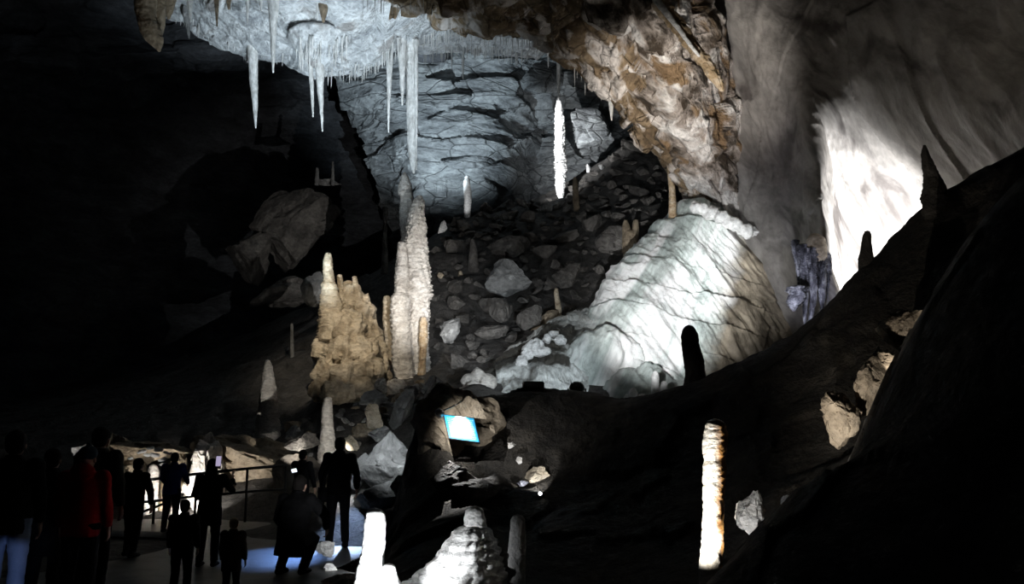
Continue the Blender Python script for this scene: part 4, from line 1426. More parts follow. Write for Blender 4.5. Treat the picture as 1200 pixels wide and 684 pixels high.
for o in list(bpy.data.objects):
    if o.get('category') == 'stalagmite' and 14 < o.location.y:
        k = [c for c in ([o] + list(o.children)) if c.type == 'MESH']
        placed.append((o.location.x, o.location.y, max(max(c.dimensions.x, c.dimensions.y) for c in k) * 1.3))
for (px, py, w_, h_, Y, *_) in B:
    c = W(px, py, Y)
    placed.append((c[0], c[1], w_ * mpp(px, py, Y) * .55))
print('scree', scatter(POLY, 250, .38, 1.5, 25.5, 46, 'scree blocks', 'dark angular block in the scree slope between the tall white column and the flowstone hill'))
MAST2 = []
for me in MASTERS[:6]:
    m2 = me.copy()
    m2.materials.clear()
    m2.materials.append(M['boulder_grey'])
    MAST2.append(m2)
for me in MASTERS[6:9]:
    m2 = me.copy()
    m2.materials.clear()
    m2.materials.append(M['tan_rock'])
    MAST2.append(m2)
print('bank', scatter(POLY2, 60, .22, .6, 15.2, 25, 'stones on the bank', 'loose stone on the bank between the cream mound and the visitors path', mats=MAST2))
# ------------------------------------------------------------------ people
def ring_tube(bm, pts, seg=14):
    """pts: (centre, rx, ry) stations; an elliptical tube with rounded ends"""
    pts = [(Vector(c), rx, ry) for c, rx, ry in pts]
    rings = []
    n = len(pts)
    up0 = Vector((0, 1, 0))
    for i, (c, rx, ry) in enumerate(pts):
        d = (pts[min(i + 1, n - 1)][0] - pts[max(i - 1, 0)][0]).normalized()
        ref = Vector((0, 1, 0)) if abs(d.y) < .9 else Vector((0, 0, 1))
        a = ref.cross(d).normalized()
        b = d.cross(a).normalized()
        rings.append([bm.verts.new(c + a * rx * math.cos(t) + b * ry * math.sin(t)) for t in [2 * PI * k / seg for k in range(seg)]])
    for r0, r1 in zip(rings[:-1], rings[1:]):
        for k in range(seg):
            bm.faces.new((r0[k], r0[(k + 1) % seg], r1[(k + 1) % seg], r1[k]))
    bm.faces.new(rings[0][::-1])
    bm.faces.new(rings[-1])


def ball(bm, c, r, rot=None):
    res = bmesh.ops.create_icosphere(bm, subdivisions=3, radius=1)
    for v in res['verts']:
        p = Vector((v.co.x * r[0], v.co.y * r[1], v.co.z * r[2]))
        if rot is not None:
            p = rot @ p
        v.co = p + Vector(c)


def fuse(bm, voxel, smooth=3):
    bmesh.ops.recalc_face_normals(bm, faces=bm.faces[:])
    me = bpy.data.meshes.new('tmp')
    bm.to_mesh(me)
    bm.free()
    return remeshed(me, voxel, smooth)


CL = {}


def cloth(name, col, rough=.85):
    if name not in CL:
        CL[name] = plain('cloth_' + name, col, rough, bump=.4, bscale=120, spec=.2)
    return CL[name]


SKIN = plain('skin', (.55, .34, .25), .55, bump=.1, bscale=90)
EYE = plain('eye', (.75, .73, .70), .2)


def person(x, y, z0, H, yaw, label, jacket='black', trousers='dark', hair='brown', lean=8, crouch=False, arms=None, longhair=False, hood=False, coat=0.0, stride=0.0,
           head_turn=0.0, hat=None, cut_legs=False, shoe_mat='dark', puff=1.0):
    s = H / 1.70
    root = empty('person', (x, y, z0), yaw)
    tag(root, label, 'person')
    hz = .46 if crouch else .90
    T = Matrix.Translation((0, 0, hz)) @ Matrix.Rotation(-math.radians(lean), 4, 'X') @ Matrix.Translation((0, 0, -.90))

    def up(p):
        return T @ Vector(p)
    hipL, hipR = Vector((-.095, 0, hz)), Vector((.095, 0, hz))
    if crouch:
        knee = [Vector((-.17, .34, .47)), Vector((.17, .34, .44))]
        ank = [Vector((-.15, .02, .09)), Vector((.15, .06, .09))]
    else:
        knee = [Vector((-.105, .03 + stride * .4, .48)), Vector((.105, .03 - stride * .3, .48))]
        ank = [Vector((-.12, -.02 + stride, .085)), Vector((.12, -.02 - stride, .085))]
    shL, shR = up((-.185, -.01, 1.40)), up((.185, -.01, 1.40))
    if arms is None:
        arms = [((-.18, .08, -1), (-.04, .25, -1)), ((.18, .08, -1), (.04, .25, -1))]
    elb, wri, hdir = [], [], []
    for sh, (d1, d2) in zip((shL, shR), arms):
        e = sh + Vector(d1).normalized() * .285
        w_ = e + Vector(d2).normalized() * .25
        elb.append(e)
        wri.append(w_)
        hdir.append(Vector(d2).normalized())
    hc = up((0, .02, 1.595))
    hr = Matrix.Rotation(head_turn, 3, 'Z')
    # --- body: one continuous surface
    bm = bmesh.new()
    tors = [(.84, .15, .11), (.90, .168, .12), (1.0, .155, .11), (1.08, .142, .10), (1.20, .16, .11), (1.32, .178, .112), (1.39, .165, .10), (1.44, .09, .075), (1.48, .058, .06), (1.56, .054, .058)]
    ring_tube(bm, [(up((0, 0, a)), rx, ry) for a, rx, ry in tors], 20)
    for sd, hip, k, a, sh, e, w_, d in zip((-1, 1), (hipL, hipR), knee, ank, (shL, shR), elb, wri, hdir):
        ring_tube(bm, [(hip + Vector((0, 0, .04)), .088, .095), (hip.lerp(k, .35), .080, .086), (hip.lerp(k, .8), .060, .062), (k, .056, .060), (k.lerp(a, .3), .054, .060), (k.lerp(a, .7), .042, .045), (a, .036, .040)], 14)
        ring_tube(bm, [(a + Vector((0, -.07, -.045)), .030, .036), (a + Vector((0, -.02, -.03)), .040, .05), (a + Vector((0, .07, -.045)), .045, .036), (a + Vector((0, .14, -.06)), .044, .022), (a + Vector((0, .18, -.066)), .026, .014)], 12)
        ball(bm, sh, (.066, .066, .066))
        ring_tube(bm, [(sh, .056, .058), (sh.lerp(e, .5), .048, .05), (e, .040, .042), (e.lerp(w_, .3), .041, .042), (e.lerp(w_, .8), .028, .030), (w_, .024, .028)], 12)
        # hand: palm, four curled fingers, thumb from the side of the palm
        side = d.cross(Vector((0, 1, 0)))
        if side.length < .2:
            side = d.cross(Vector((1, 0, 0)))
        side.normalize()
        nrm = side.cross(d).normalized() * sd
        fwd = nrm * sd
        wide = fwd
        pn = -side * sd
        ring_tube(bm, [(w_ - d * .01, .020, .026), (w_ + d * .03, .034, .018), (w_ + d * .085, .040, .014)] if abs(wide.y) < .5 else [(w_ - d * .01, .026, .020), (w_ + d * .03, .018, .034), (w_ + d * .085, .014, .040)], 12)
        for f, (off, ln) in enumerate([(.031, .070), (.010, .080), (-.011, .075), (-.031, .058)]):
            p0 = w_ + d * .075 + wide * off
            p1 = p0 + d * ln * .5 + pn * ln * .12
            p2 = p1 + d * ln * .3 + pn * ln * .22
            p3 = p2 + d * ln * .12 + pn * ln * .25
            ring_tube(bm, [(p0, .0088, .0088), (p1, .0085, .0085), (p2, .0078, .0078), (p3, .0066, .0066)], 8)
        t0 = w_ + d * .025 + wide * .026
        t1_ = t0 + d * .03 + wide * .025 + pn * .01
        t2 = t1_ + d * .028 + wide * .006 + pn * .01
        ring_tube(bm, [(t0, .012, .012), (t1_, .0105, .0105), (t2, .008, .008)], 8)
    ball(bm, hc + Vector((0, -.012, .03)), (.076, .095, .092))
    ball(bm, hc + hr @ Vector((0, .018, -.035)), (.060, .072, .082))
    ball(bm, hc + hr @ Vector((0, .055, -.085)), (.030, .028, .024))
    ring_tube(bm, [(hc + hr @ Vector((0, .080, .022)), .008, .010), (hc + hr @ Vector((0, .098, -.010)), .012, .014), (hc + hr @ Vector((0, .098, -.022)), .017, .012), (hc + hr @ Vector((0, .085, -.030)), .014, .010)], 8)
    ball(bm, hc + hr @ Vector((0, .080, -.055)), (.026, .014, .007))
    ball(bm, hc + hr @ Vector((0, .076, -.066)), (.022, .015, .008))
    ball(bm, hc + hr @ Vector((0, .074, .028)), (.052, .018, .010))
    for sd in (-1, 1):
        ball(bm, hc + hr @ Vector((sd * .078, -.008, -.012)), (.011, .020, .032))
    V, F = fuse(bm, .0075, 2)
    body = link('body', mesh_raw('body', V * s, F), SKIN, root)
    for sd in (-1, 1):
        e_ = bmesh.new()
        ball(e_, (hc + hr @ Vector((sd * .030, .078, .010))) * s, (.012 * s, .012 * s, .012 * s))
        me = bpy.data.meshes.new('eye')
        e_.to_mesh(me)
        e_.free()
        link('eye', me, EYE, root)
    # --- trousers
    bm = bmesh.new()
    ring_tube(bm, [(up((0, 0, .84)), .158, .122), (up((0, 0, .92)), .180, .133), (up((0, 0, 1.02)), .168, .124)], 18)
    for hip, k, a in zip((hipL, hipR), knee, ank):
        ring_tube(bm, [(hip + Vector((0, 0, .04)), .104, .112), (hip.lerp(k, .35), .096, .102), (hip.lerp(k, .8), .078, .082), (k, .074, .078), (k.lerp(a, .3), .072, .077), (k.lerp(a, .7), .066, .068), (k.lerp(a, .98), .064, .068)], 14)
    V, F = fuse(bm, .012, 3)
    V = V + vnormals(V, F) * (.010 * fbm(V * np.array([9, 9, 14]), 3, int(H * 100)))[:, None]
    link('trousers', mesh_raw('trousers', V * s, F), cloth(*trousers) if isinstance(trousers, tuple) else CL[trousers], root)
    # --- jacket
    bm = bmesh.new()
    pf_ = puff
    jac = [(.80 - coat, .190 + coat * .12, .150 + coat * .1), (.90, .196, .150), (1.02, .186 * pf_, .138 * pf_), (1.12, .182 * pf_, .134 * pf_), (1.25, .196 * pf_, .142 * pf_), (1.36, .206 * pf_, .138), (1.42, .160, .110), (1.47, .088, .090), (1.51, .076, .082)]
    ring_tube(bm, [(up((0, 0, a)), rx, ry) for a, rx, ry in jac], 22)
    for sh, e, w_ in zip((shL, shR), elb, wri):
        ball(bm, sh, (.090, .088, .086))
        ring_tube(bm, [(sh, .080, .082), (sh.lerp(e, .5), .070 * pf_, .072 * pf_), (e, .062 * pf_, .064 * pf_), (e.lerp(w_, .5), .056, .058), (e.lerp(w_, .93), .044, .046)], 14)
    if hood:
        ball(bm, up((0, -.10, 1.47)), (.12, .08, .09))
    V, F = fuse(bm, .012, 3)
    V = V + vnormals(V, F) * (.016 * fbm(V * np.array([6, 6, 11]), 4, int(H * 130)))[:, None]
    link('jacket', mesh_raw('jacket', V * s, F), CL[jacket], root)
    # --- shoes
    for a in ank:
        bm = bmesh.new()
        ring_tube(bm, [(a + Vector((0, -.02, .03)), .052, .056), (a + Vector((0, -.02, -.01)), .052, .06)], 14)
        ring_tube(bm, [(a + Vector((0, -.10, -.042)), .034, .040), (a + Vector((0, -.03, -.038)), .050, .050), (a + Vector((0, .08, -.045)), .055, .044), (a + Vector((0, .16, -.055)), .052, .030), (a + Vector((0, .205, -.062)), .032, .018)], 14)
        V, F = fuse(bm, .010, 2)
        V[:, 2] = np.maximum(V[:, 2], .0)
        link('shoe', mesh_raw('shoe', V * s, F), CL[shoe_mat], root)
    # --- hair
    bm = bmesh.new()
    if hat:
        ball(bm, hc + Vector((0, -.014, .058)), (.090, .108, .085))
        ball(bm, hc + Vector((0, -.014, .150)), (.022, .022, .020))
    else:
        ball(bm, hc + Vector((0, -.030, .040)), (.086, .096, .096))
        ball(bm, hc + Vector((0, -.050, -.01)), (.078, .068, .078))
        if longhair:
            ring_tube(bm, [(hc + Vector((0, -.05, .02)), .088, .075), (hc + Vector((0, -.075, -.10)), .095, .060), (hc + Vector((0, -.11, -.22)), .110, .045), (hc + Vector((0, -.13, -.33)), .085, .03)], 16)
    V, F = fuse(bm, .010, 1)
    V = V + vnormals(V, F) * (.007 * ridged(V * np.array([26, 26, 5]), 3, 77))[:, None]
    link('hat' if hat else 'hair', mesh_raw('hair', V * s, F), CL[hat] if hat else CL[hair], root)
    return root, [root.matrix_basis @ (w_ * s) for w_ in wri], s


for nm, c in [('black', (.006, .006, .007)), ('dark', (.007, .007, .009)), ('navy', (.008, .014, .075)), ('red', (.42, .018, .022)), ('grey', (.040, .040, .038)), ('charcoal', (.009, .009, .010)), ('tealdark', (.012, .035, .05)),
              ('blue_jeans', (.34, .42, .62)), ('brownhair', (.05, .032, .02)), ('greyhair', (.07, .065, .06)), ('darkhair', (.012, .010, .009)), ('fairhair', (.16, .12, .08)), ('brown', (.03, .022, .017)), ('white_shoe', (.7, .7, .7)), ('olive', (.05, .055, .045))]:
    cloth(nm, c)


def stand(px, py_top, Y, H=None, z=0.05):
    """where the feet go for a head top seen at (px, py_top) from distance Y"""
    p = W(px, py_top, Y)
    return p[0], Y, z, (p[2] - z)


WALK = dict(stride=.10)
x, y, z, h = stand(399, 514, 13.4)
person(x, y, z, h, .25, 'man in a dark jacket standing alone on the lit path, legs apart, seen from behind', 'black', 'dark', 'greyhair', 3, stride=.06, arms=[((-.35, .1, -1), (.15, .35, -1)), ((.35, -.05, -1), (.05, .25, -1))])
SHB = (x, y, z, h)
x, y, z, h = stand(344, 571, 10.8)
person(x, y, z, 1.60, -.2, 'person in a black coat crouching on the path with one elbow out', 'black', 'dark', 'darkhair', 16, True, arms=[((-.35, .2, -1), (.1, .6, -.7)), ((.75, .3, -.8), (-.2, .7, -.9))], coat=.12, puff=1.15)
x, y, z, h = stand(354, 528, 15.6)
person(x, y, z, h, -.35, 'dim person in a black jacket behind the crouching one, holding up a small lit phone', 'black', 'dark', 'darkhair', 4, arms=[((-.25, .6, -.8), (-.1, .9, .35)), ((.25, .15, -1), (0, .4, -1))])
PH1 = W(344, 550, 15.6)
x, y, z, h = stand(249, 539, 11.5)
person(x, y, z, h, .05, 'long-haired person in a black coat raising a phone with a glowing screen', 'charcoal', 'dark', 'darkhair', 3, longhair=True, arms=[((-.35, .2, -1), (.3, .7, -.3)), ((.45, .45, -.7), (-.2, .55, .85))], coat=.15)
PH2 = (x, y, z, h)
x, y, z, h = stand(217, 587, 9.2)
person(x, y, z, h, .1, 'child with grey-brown hair in a dark jacket, below the navy one at the rail', 'charcoal', 'dark', 'greyhair', 2)
x, y, z, h = stand(274, 608, 8.9)
person(x, y, z, h, -.1, 'small fair-haired child in a brown coat, lowest figure right of the phone taker', 'brown', 'dark', 'fairhair', 2, coat=.12)
x, y, z, h = stand(204, 531, 15.4)
person(x, y, z, h, .1, 'slim person in a navy blue jacket leaning on the handrail before the lit hollow', 'navy', 'dark', 'darkhair', 8, arms=[((-.3, .35, -1), (.1, .9, -.4)), ((.3, .35, -1), (-.1, .9, -.4))])
x, y, z, h = stand(160, 538, 12.4)
person(x, y, z, h, -.25, 'person in a black jacket, arm hanging, just left of the lit hollow', 'black', 'dark', 'darkhair', 6, arms=[((-.3, .1, -1), (0, .3, -1)), ((.35, .15, -1), (.05, .1, -1))], stride=.08)
x, y, z, h = stand(118, 503, 9.6)
person(x, y, z, h, -.1, 'tallest visitor in a grey jacket with dark hair, right beside the red jacket', 'grey', 'dark', 'darkhair', 2, arms=[((-.2, 0, -1), (0, .2, -1)), ((.22, .02, -1), (.05, .2, -1))])
x, y, z, h = stand(102, 526, 8.4)
person(x, y, z, h, .05, 'person in a bright red jacket and dark teal hat in the dark group at left', 'red', 'dark', 'brownhair', 2, hat='tealdark', hood=True)
x, y, z, h = stand(62, 528, 8.9)
person(x, y, z, h, .15, 'visitor in black clothes almost lost in the dark left of the red jacket', 'black', 'dark', 'darkhair', 2, coat=.25)
x, y, z, h = stand(18, 520, 8.0)
person(x, y, z, 1.70, .3, 'visitor at the far left edge with brightly lit pale blue trousers and white shoes', 'black', 'blue_jeans', 'darkhair', 2, stride=.09, shoe_mat='white_shoe')


# held things
def phone(c, rz, label, scr, tilt=.2, roll=0.0, estr=.5):
    root = empty('phone', c, rz)
    root.rotation_euler = (tilt, roll, rz)
    tag(root, label, 'phone')

    def slab(name, w_, d, h, off, mat, par=None):
        bm = bmesh.new()
        bmesh.ops.create_cube(bm, size=1)
        for v in bm.verts:
            v.co = Vector((v.co.x * w_, v.co.y * d + off, v.co.z * h))
        bmesh.ops.bevel(bm, geom=bm.edges[:], offset=min(d * .4, .004), segments=2, affect='EDGES')
        me = bpy.data.meshes.new(name)
        bm.to_mesh(me)
        bm.free()
        return link(name, me, mat, par or root, False)
    cs = slab('case', .072, .010, .145, 0, plain('phone_case', (.02, .02, .02), .4))
    slab('screen', .062, .003, .128, -.0062, plain('screen_' + label[:4], (.02, .02, .02), .2, emit=scr, estr=estr), cs)
    return root


phone(W(256, 540, 11.2), .5, 'phone with a pale violet screen held up by the long-haired visitor', (.75, .65, .95))
phone(W(345, 551, 15.25), .5, 'phone with a white glowing screen held by the dim person behind the crouching one', (.85, .92, 1.0), 1.05, 1.2, 1.6)
# shoulder bag at the left hip of the standing man
x, y, z, h = SHB
bag = empty('shoulder_bag', (x - .24, y - .05, z + .78), .2)
tag(bag, 'dark bag hanging at the left hip of the man standing on the lit path', 'bag')
bm = bmesh.new()
bmesh.ops.create_cube(bm, size=1)
for v in bm.verts:
    v.co = Vector((v.co.x * .14, v.co.y * .26, v.co.z * .28 + .0))
bmesh.ops.bevel(bm, geom=bm.edges[:], offset=.035, segments=4, affect='EDGES')
me = bpy.data.meshes.new('pouch')
bm.to_mesh(me)
bm.free()
link('pouch', me, CL['charcoal'], bag)
bm = bmesh.new()
ring_tube(bm, [((0, .10, .12), .018, .004), ((.03, .10, .35), .018, .004), ((.14, .05, .60), .018, .004), ((.22, -.04, .68), .018, .004), ((.20, -.14, .56), .018, .004), ((.04, -.12, .30), .018, .004), ((0, -.10, .12), .018, .004)], 8)
me = bpy.data.meshes.new('strap')
bm.to_mesh(me)
bm.free()
link('strap', me, CL['dark'], bag)
# ------------------------------------------------------------------ handrail, board, lamps
STEEL = plain('rail_steel', (.05, .05, .05), .45, .6)
BLACKM = plain('black_metal', (.012, .012, .012), .5, .3)


def tube_obj(name, pts, r, mat, parent=None, seg=10):
    bm = bmesh.new()
    ring_tube(bm, [(p, r, r) for p in pts], seg)
    me = bpy.data.meshes.new(name)
    bmesh.ops.recalc_face_normals(bm, faces=bm.faces[:])
    bm.to_mesh(me)
    bm.free()
    if parent is not None:
        me.transform(Matrix.Translation(-Vector(parent.location)))
    return link(name, me, mat, parent)


rail = empty('handrail', (W(181, 620, 16.9)[0], 16.9, 0))
tag(rail, 'dark steel handrail with posts and two bars along the path before the lit hollow', 'handrail')


def rp(px, py):
    Y = 16.4 + (px - 60) / 300 * .9
    return W(px, py, Y)


top = [rp(60, 572), rp(110, 567), rp(173, 562), rp(198, 559), rp(231, 555), rp(268, 551), rp(300, 548), rp(336, 545)]
mid = [rp(60, 598), rp(110, 594), rp(149, 590), rp(197, 585), rp(231, 581), rp(268, 578), rp(300, 575), rp(336, 573)]
tube_obj('top_bar', top, .028, STEEL, rail)
tube_obj('middle_bar', mid, .024, STEEL, rail)
tube_obj('brace', [rp(150, 605), rp(166, 600), rp(197, 588)], .022, STEEL, rail)
for px, pt in [(62, 572), (110, 567), (181, 588), (231, 555), (290, 549), (335, 545)]:
    a = rp(px, pt)
    po = tube_obj('post', [a, np.array([a[0], a[1], .02])], .026, STEEL, rail)
    bp_ = tube_obj('base_plate', [np.array([a[0], a[1], .03]), np.array([a[0], a[1], -.01])], .07, STEEL, rail)
    bp_.parent = po

# information board
bo = empty('information_board', W(541, 500, 12.2))
tag(bo, 'blue information board with a dazzling white band of lamplight on the dark rock', 'sign')
crn = [W(519, 485, 12.26), W(556, 489.5, 12.30), W(563, 519, 12.10), W(526, 513.5, 12.06)]
crn = [Vector(c) for c in crn]
nn = (crn[1] - crn[0]).cross(crn[3] - crn[0]).normalized()
if nn.y > 0:
    nn = -nn


def quad_slab(name, cs, t, mat, parent, off=0.0, segs=1):
    bm = bmesh.new()
    f = [bm.verts.new(c + nn * (off + t)) for c in cs]
    b_ = [bm.verts.new(c + nn * off) for c in cs]
    bm.faces.new(f)
    bm.faces.new(b_[::-1])
    for k in range(4):
        bm.faces.new((f[k], b_[k], b_[(k + 1) % 4], f[(k + 1) % 4]))
    bmesh.ops.recalc_face_normals(bm, faces=bm.faces[:])
    me = bpy.data.meshes.new(name)
    bm.to_mesh(me)
    bm.free()
    me.transform(Matrix.Translation(-Vector(parent.location)))
    return link(name, me, mat, parent, False)


def on_board(u, v):
    a = crn[0].lerp(crn[1], u)
    b_ = crn[3].lerp(crn[2], u)
    return a.lerp(b_, v)


quad_slab('backing', crn, .025, BLACKM, bo, -.03)
BLUE = plain('board_blue', (.02, .20, .36), .35, spec=.3)
TXT = plain('board_text', (.25, .48, .62), .5)
pn = quad_slab('panel', [on_board(.03, .03), on_board(.97, .03), on_board(.97, .97), on_board(.03, .97)], .006, BLUE, bo, -.004)
# rows of print too fine to read: short pale dashes
bm = bmesh.new()
r5 = random.Random(9)
for k in range(13):
    v0 = .12 + k * .063
    u = .10
    while u < .88:
        w_ = r5.uniform(.02, .07)
        if True:
            q = [on_board(u, v0), on_board(u + w_, v0), on_board(u + w_, v0 + .022), on_board(u, v0 + .022)]
            vs = [bm.verts.new(c + nn * .0035) for c in q]
            bm.faces.new(vs)
        u += w_ + .014
me = bpy.data.meshes.new('print_rows')
bm.to_mesh(me)
bm.free()
me.transform(Matrix.Translation(-Vector(bo.location)))
link('print_rows', me, TXT, pn, False)
# lamp on an arm
la = empty('board_lamp', W(537, 472, 12.6))
tag(la, 'small lamp on a thin bent arm at the upper left corner of the blue board', 'lamp')
hd = Vector(W(514, 483, 11.75))
tube_obj('arm', [W(540, 470, 12.7), W(535, 474, 12.3), W(526, 478, 12.0), W(519, 481, 11.8)], .010, BLACKM, la, 8)
dirn = (on_board(.45, .4) - hd).normalized()
bm = bmesh.new()
ring_tube(bm, [(hd - dirn * .06, .022, .022), (hd - dirn * .02, .05, .05), (hd + dirn * .05, .062, .062)], 18)
me = bpy.data.meshes.new('lamp_head')
bm.to_mesh(me)
bm.free()
me.transform(Matrix.Translation(-Vector(la.location)))
link('lamp_head', me, plain('lamp_grey', (.35, .35, .35), .3, .7), la)


def floodlight(c, rz, w_, h_, d, label, round_=False, glow=0.0):
    root = empty('floodlight', c, rz)
    tag(root, label, 'lamp')
    bm = bmesh.new()
    if round_:
        ring_tube(bm, [((0, -d * .5, 0), w_ * .22, h_ * .22), ((0, -d * .38, 0), w_ * .42, h_ * .42), ((0, 0, 0), w_ * .5, h_ * .5), ((0, d * .5, 0), w_ * .5, h_ * .5)], 24)
    else:
        bmesh.ops.create_cube(bm, size=1)
        for v in bm.verts:
            v.co = Vector((v.co.x * w_, v.co.y * d, v.co.z * h_))
        bmesh.ops.bevel(bm, geom=bm.edges[:], offset=.015, segments=2, affect='EDGES')
    bmesh.ops.recalc_face_normals(bm, faces=bm.faces[:])
    me = bpy.data.meshes.new('housing')
    bm.to_mesh(me)
    bm.free()
    hs = link('housing', me, BLACKM, root, round_)
    for k in range(5):
        bm = bmesh.new()
        bmesh.ops.create_cube(bm, size=1)
        for v in bm.verts:
            v.co = Vector((v.co.x * .008 + (k - 2) * w_ * .17, v.co.y * .04 - d * .5, v.co.z * h_ * .7))
        me = bpy.data.meshes.new('cooling_fin')
        bm.to_mesh(me)
        bm.free()
        link('cooling_fin', me, BLACKM, hs, False)
    tube_obj_local('bracket', [(-w_ * .56, 0, 0), (-w_ * .56, 0, -h_ * .7), (w_ * .56, 0, -h_ * .7), (w_ * .56, 0, 0)], .015, root)
    bm = bmesh.new()
    ring_tube(bm, [((0, d * .5, 0), w_ * .42, h_ * .42), ((0, d * .5 + .01, 0), w_ * .42, h_ * .42)], 20)
    me = bpy.data.meshes.new('lens')
    bm.to_mesh(me)
    bm.free()
    link('lens', me, plain('lens_' + label[:9], (.8, .8, .8), .1, emit=(.95, .98, 1), estr=6), hs)
    if glow:
        for sx_ in (-1, 1, .15):
            bm = bmesh.new()
            ball(bm, (sx_ * w_ * .62, -.02, -h_ * .38), (.022, .022, .026))
            me = bpy.data.meshes.new('light_diode')
            bm.to_mesh(me)
            bm.free()
            link('light_diode', me, plain('diode', (.9, .9, .9), .3, emit=(.95, .98, 1), estr=glow), root)
    return root


def tube_obj_local(name, pts, r, parent):
    bm = bmesh.new()
    ring_tube(bm, [(p, r, r) for p in pts], 8)
    me = bpy.data.meshes.new(name)
    bm.to_mesh(me)
    bm.free()
    return link(name, me, BLACKM, parent)


floodlight(W(625, 454, 14.0), .2, .34, .20, .16, 'square black floodlight standing on the crest of the dark hill', False)
floodlight(W(676, 455, 14.3), -.1, .26, .24, .2, 'round black floodlight with bright diodes on the crest right of the square one', True, 9.0)
pl_ = empty('spot_lamp', W(633, 578, 11.3))
tag(pl_, 'tiny glowing lamp right of the amber stone on the dark hill', 'lamp')
bm = bmesh.new()
ring_tube(bm, [((0, .05, -.02), .02, .02), ((0, .0, 0), .026, .026), ((0, -.015, 0), .026, .026)], 14)
me = bpy.data.meshes.new('lamp_head')
bm.to_mesh(me)
bm.free()
lh = link('lamp_head', me, BLACKM, pl_)
bm = bmesh.new()
ball(bm, (0, -.016, 0), (.022, .012, .022))
me = bpy.data.meshes.new('bulb')
bm.to_mesh(me)
bm.free()
link('bulb', me, plain('bulb', (.9, .9, .9), .3, emit=(.95, .98, 1), estr=8), lh)
tube_obj_local('stake', [(0, .03, -.02), (0, .04, -.2)], .008, pl_)
# ------------------------------------------------------------------ light of the show cave
w = bpy.data.worlds.new('cave_dark')
SC.world = w
w.use_nodes = True
w.node_tree.nodes['Background'].inputs[0].default_value = (.6, .7, .9, 1)
w.node_tree.nodes['Background'].inputs[1].default_value = 0.0004
COOL = (.80, .91, 1.0)
BLUE_ = (.76, .90, 1.0)
WHITE = (.96, .98, 1.0)
WARM = (1.0, .88, .70)


def P(px, py, Y, dz=0.0):
    return W(px, py, Y) + np.array([0, 0, dz])


# pale ceiling and its icicles
spot(P(345, 470, 19.5, .4), P(372, 38, 25.5), 4800, 62, .9, (.72, .88, 1.0))
spot(P(560, 455, 17.0), P(400, 60, 26), 9000, 36, .9, COOL)
# blue-lit wall at the back
spot(P(500, 262, 37.5, .5), P(512, 130, 45), 6800, 66, .8, BLUE_)
spot(P(520, 290, 34.0, .6), P(570, 50, 35), 1300, 70, .8, COOL)
# brilliant column and the little one on the skyline
spot(P(630, 218, 38.0), P(656, 200, 41), 1500, 62, .7, WHITE)
spot(P(628, 112, 38.4), P(656, 148, 41), 1500, 62, .7, WHITE)
spot(P(524, 275, 36.5, .3), P(548, 228, 40), 330, 24, .5, WHITE)
# flowstone hill
spot(P(690, 452, 14.9, .3), P(795, 330, 26), 9000, 34, .9, WHITE)
spot(P(790, 448, 16.5, .6), P(836, 318, 26.4), 6500, 16, .9, WHITE)
spot(P(690, 452, 14.9, .3), P(612, 430, 24), 2400, 34, .9, COOL)
# brown drapery far left
spot(P(230, 330, 16.0), P(176, 20, 22), 260, 16, .9, (1, .85, .66))
# overhang
spot(P(700, 455, 15.2, .3), P(800, 110, 25), 3500, 30, .9, (1, .93, .84))
spot(P(825, 430, 15.2, .2), P(795, 95, 25), 8000, 34, .9, (1, .95, .89))
# glaring recess
spot(np.array([9.7, 21.8, 5.0]), P(1015, 270, 24.6), 5000, 122, .9, WHITE)
# great slab, softly
spot(P(1130, 260, 13.5, .3), P(1000, 60, 22), 80, 110, 1, (1, .86, .70))  # added fill for the upper wall, no fixture behind it
spot(P(860, 400, 18.5, 0), P(865, 150, 26), 420, 34, 1, (.75, .72, 1.0))
spot(P(930, 390, 19.0, 0), P(952, 335, 22.3), 500, 40, .8, (.80, .83, 1.0))
# cream group and tall columns: lights added in mid-air, without fixtures
spot(P(390, 210, 17.5, .2), P(408, 385, 23.6), 1300, 44, .8, WARM)
spot(P(590, 380, 18.0, .2), P(484, 330, 26), 3000, 34, .8, (1, .98, .95))
spot(P(400, 380, 20.5, .2), P(480, 335, 26), 250, 30, .8, WHITE)
# lone stalagmites on the left
spot(P(350, 545, 17.2), P(313, 470, 22), 300, 34, .7, (1, .95, .86))
spot(P(405, 545, 16.2), P(384, 500, 19), 170, 40, .7, (1, .95, .86))
# scree
spot(P(600, 452, 16.5, .2), P(610, 310, 33), 300, 60, 1, (1, .97, .9))
spot(P(506, 436, 22.5, 1.0), P(640, 300, 34), 650, 75, 1, (.95, .97, 1))
# bank by the path
spot(P(420, 590, 13.6, 1.6), P(465, 530, 15.8), 190, 84, .9, (.88, .95, 1))
# huge dim block
spot(P(250, 430, 27), P(300, 285, 35), 45, 24, 1, WHITE)
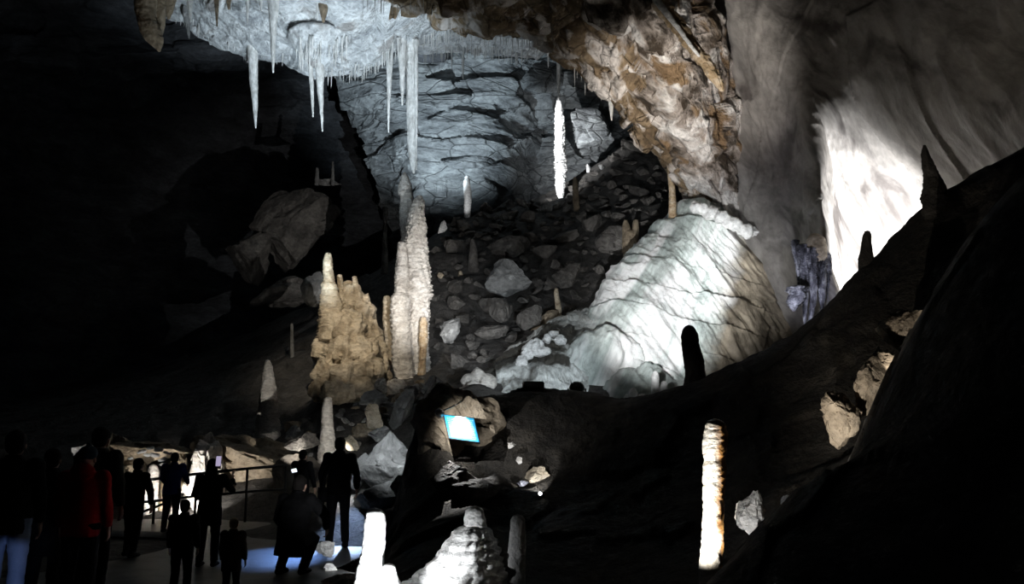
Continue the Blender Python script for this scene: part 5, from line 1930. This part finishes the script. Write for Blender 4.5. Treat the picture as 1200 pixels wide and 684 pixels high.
# hollow behind the rail
spot(P(172, 614, 17.3), P(182, 545, 18.7), 420, 130, .5, (1, .93, .82))
spot(P(216, 606, 17.3), P(228, 560, 18.6), 220, 110, .5, (1, .96, .9))
spot(P(92, 600, 17.8), P(106, 525, 19.2), 120, 50, .6, WHITE)
spot(P(150, 592, 15.6), P(182, 530, 18.4), 110, 26, .7, (1, .97, .92))
# far left ceiling
spot(P(60, 400, 20), P(70, 48, 33), 160, 50, 1, BLUE_)
spot(P(40, 300, 28), P(18, 73, 33.5), 60, 8, .8, BLUE_)
# path
spot(P(355, 560, 14.6, .7), P(326, 654, 12.6), 280, 34, .8, (.22, .42, 1.0))
spot(P(405, 590, 15.6, .8), P(400, 632, 13.9), 420, 34, .8, (.45, .62, 1))
spot(P(405, 590, 15.6, .8), P(400, 618, 15.0), 150, 40, .8, (.9, .95, 1))
spot(P(24, 720, 6.8), P(13, 666, 8.0), 10, 24, .6, (.45, .6, 1.0))
# bottom stalagmites
spot(P(440, 724, 7.6), P(437, 628, 8.6), 420, 56, .9, WHITE)
spot(P(472, 690, 7.6), P(548, 650, 8.4), 52, 60, .8, WHITE)
spot(P(432, 684, 10.6, .2), P(388, 654, 11.5), 30, 56, .8, WHITE)
# amber stalagmite in the gap, and the rocks up the gap
spot(P(752, 690, 7.05), P(834, 585, 7.6), 300, 62, .7, (1, .95, .85))
spot(P(850, 650, 7.2), P(880, 602, 8.1), 30, 60, .8, WHITE)
spot(P(965, 590, 7.9), P(1035, 435, 9.6), 170, 62, .9, (1, .95, .88))
spot(P(1052, 440, 8.9), P(1066, 375, 10), 30, 70, .9, (1, .93, .85))
# board lamp and the tiny lamp on the hill
spot(np.array(on_board(.62, -.75) + nn * .17), np.array(on_board(.46, .8)), 1000, 40, 1, WHITE, .02)
spot(np.array(hd + dirn * .1), np.array(on_board(.5, .5)), 70, 110, 1, WHITE, .03)
spot(P(634, 574, 11.3), P(622, 552, 12.0), 40, 60, .4, WHITE, .02)
spot(P(634, 562, 11.2), P(603, 530, 12.2), 14, 22, .4, WHITE, .02)
SC.view_settings.view_transform = 'Standard'
SC.view_settings.look = 'None'
SC.view_settings.gamma = 1
SC.view_settings.use_curve_mapping = False
SC.view_settings.exposure = 0.0
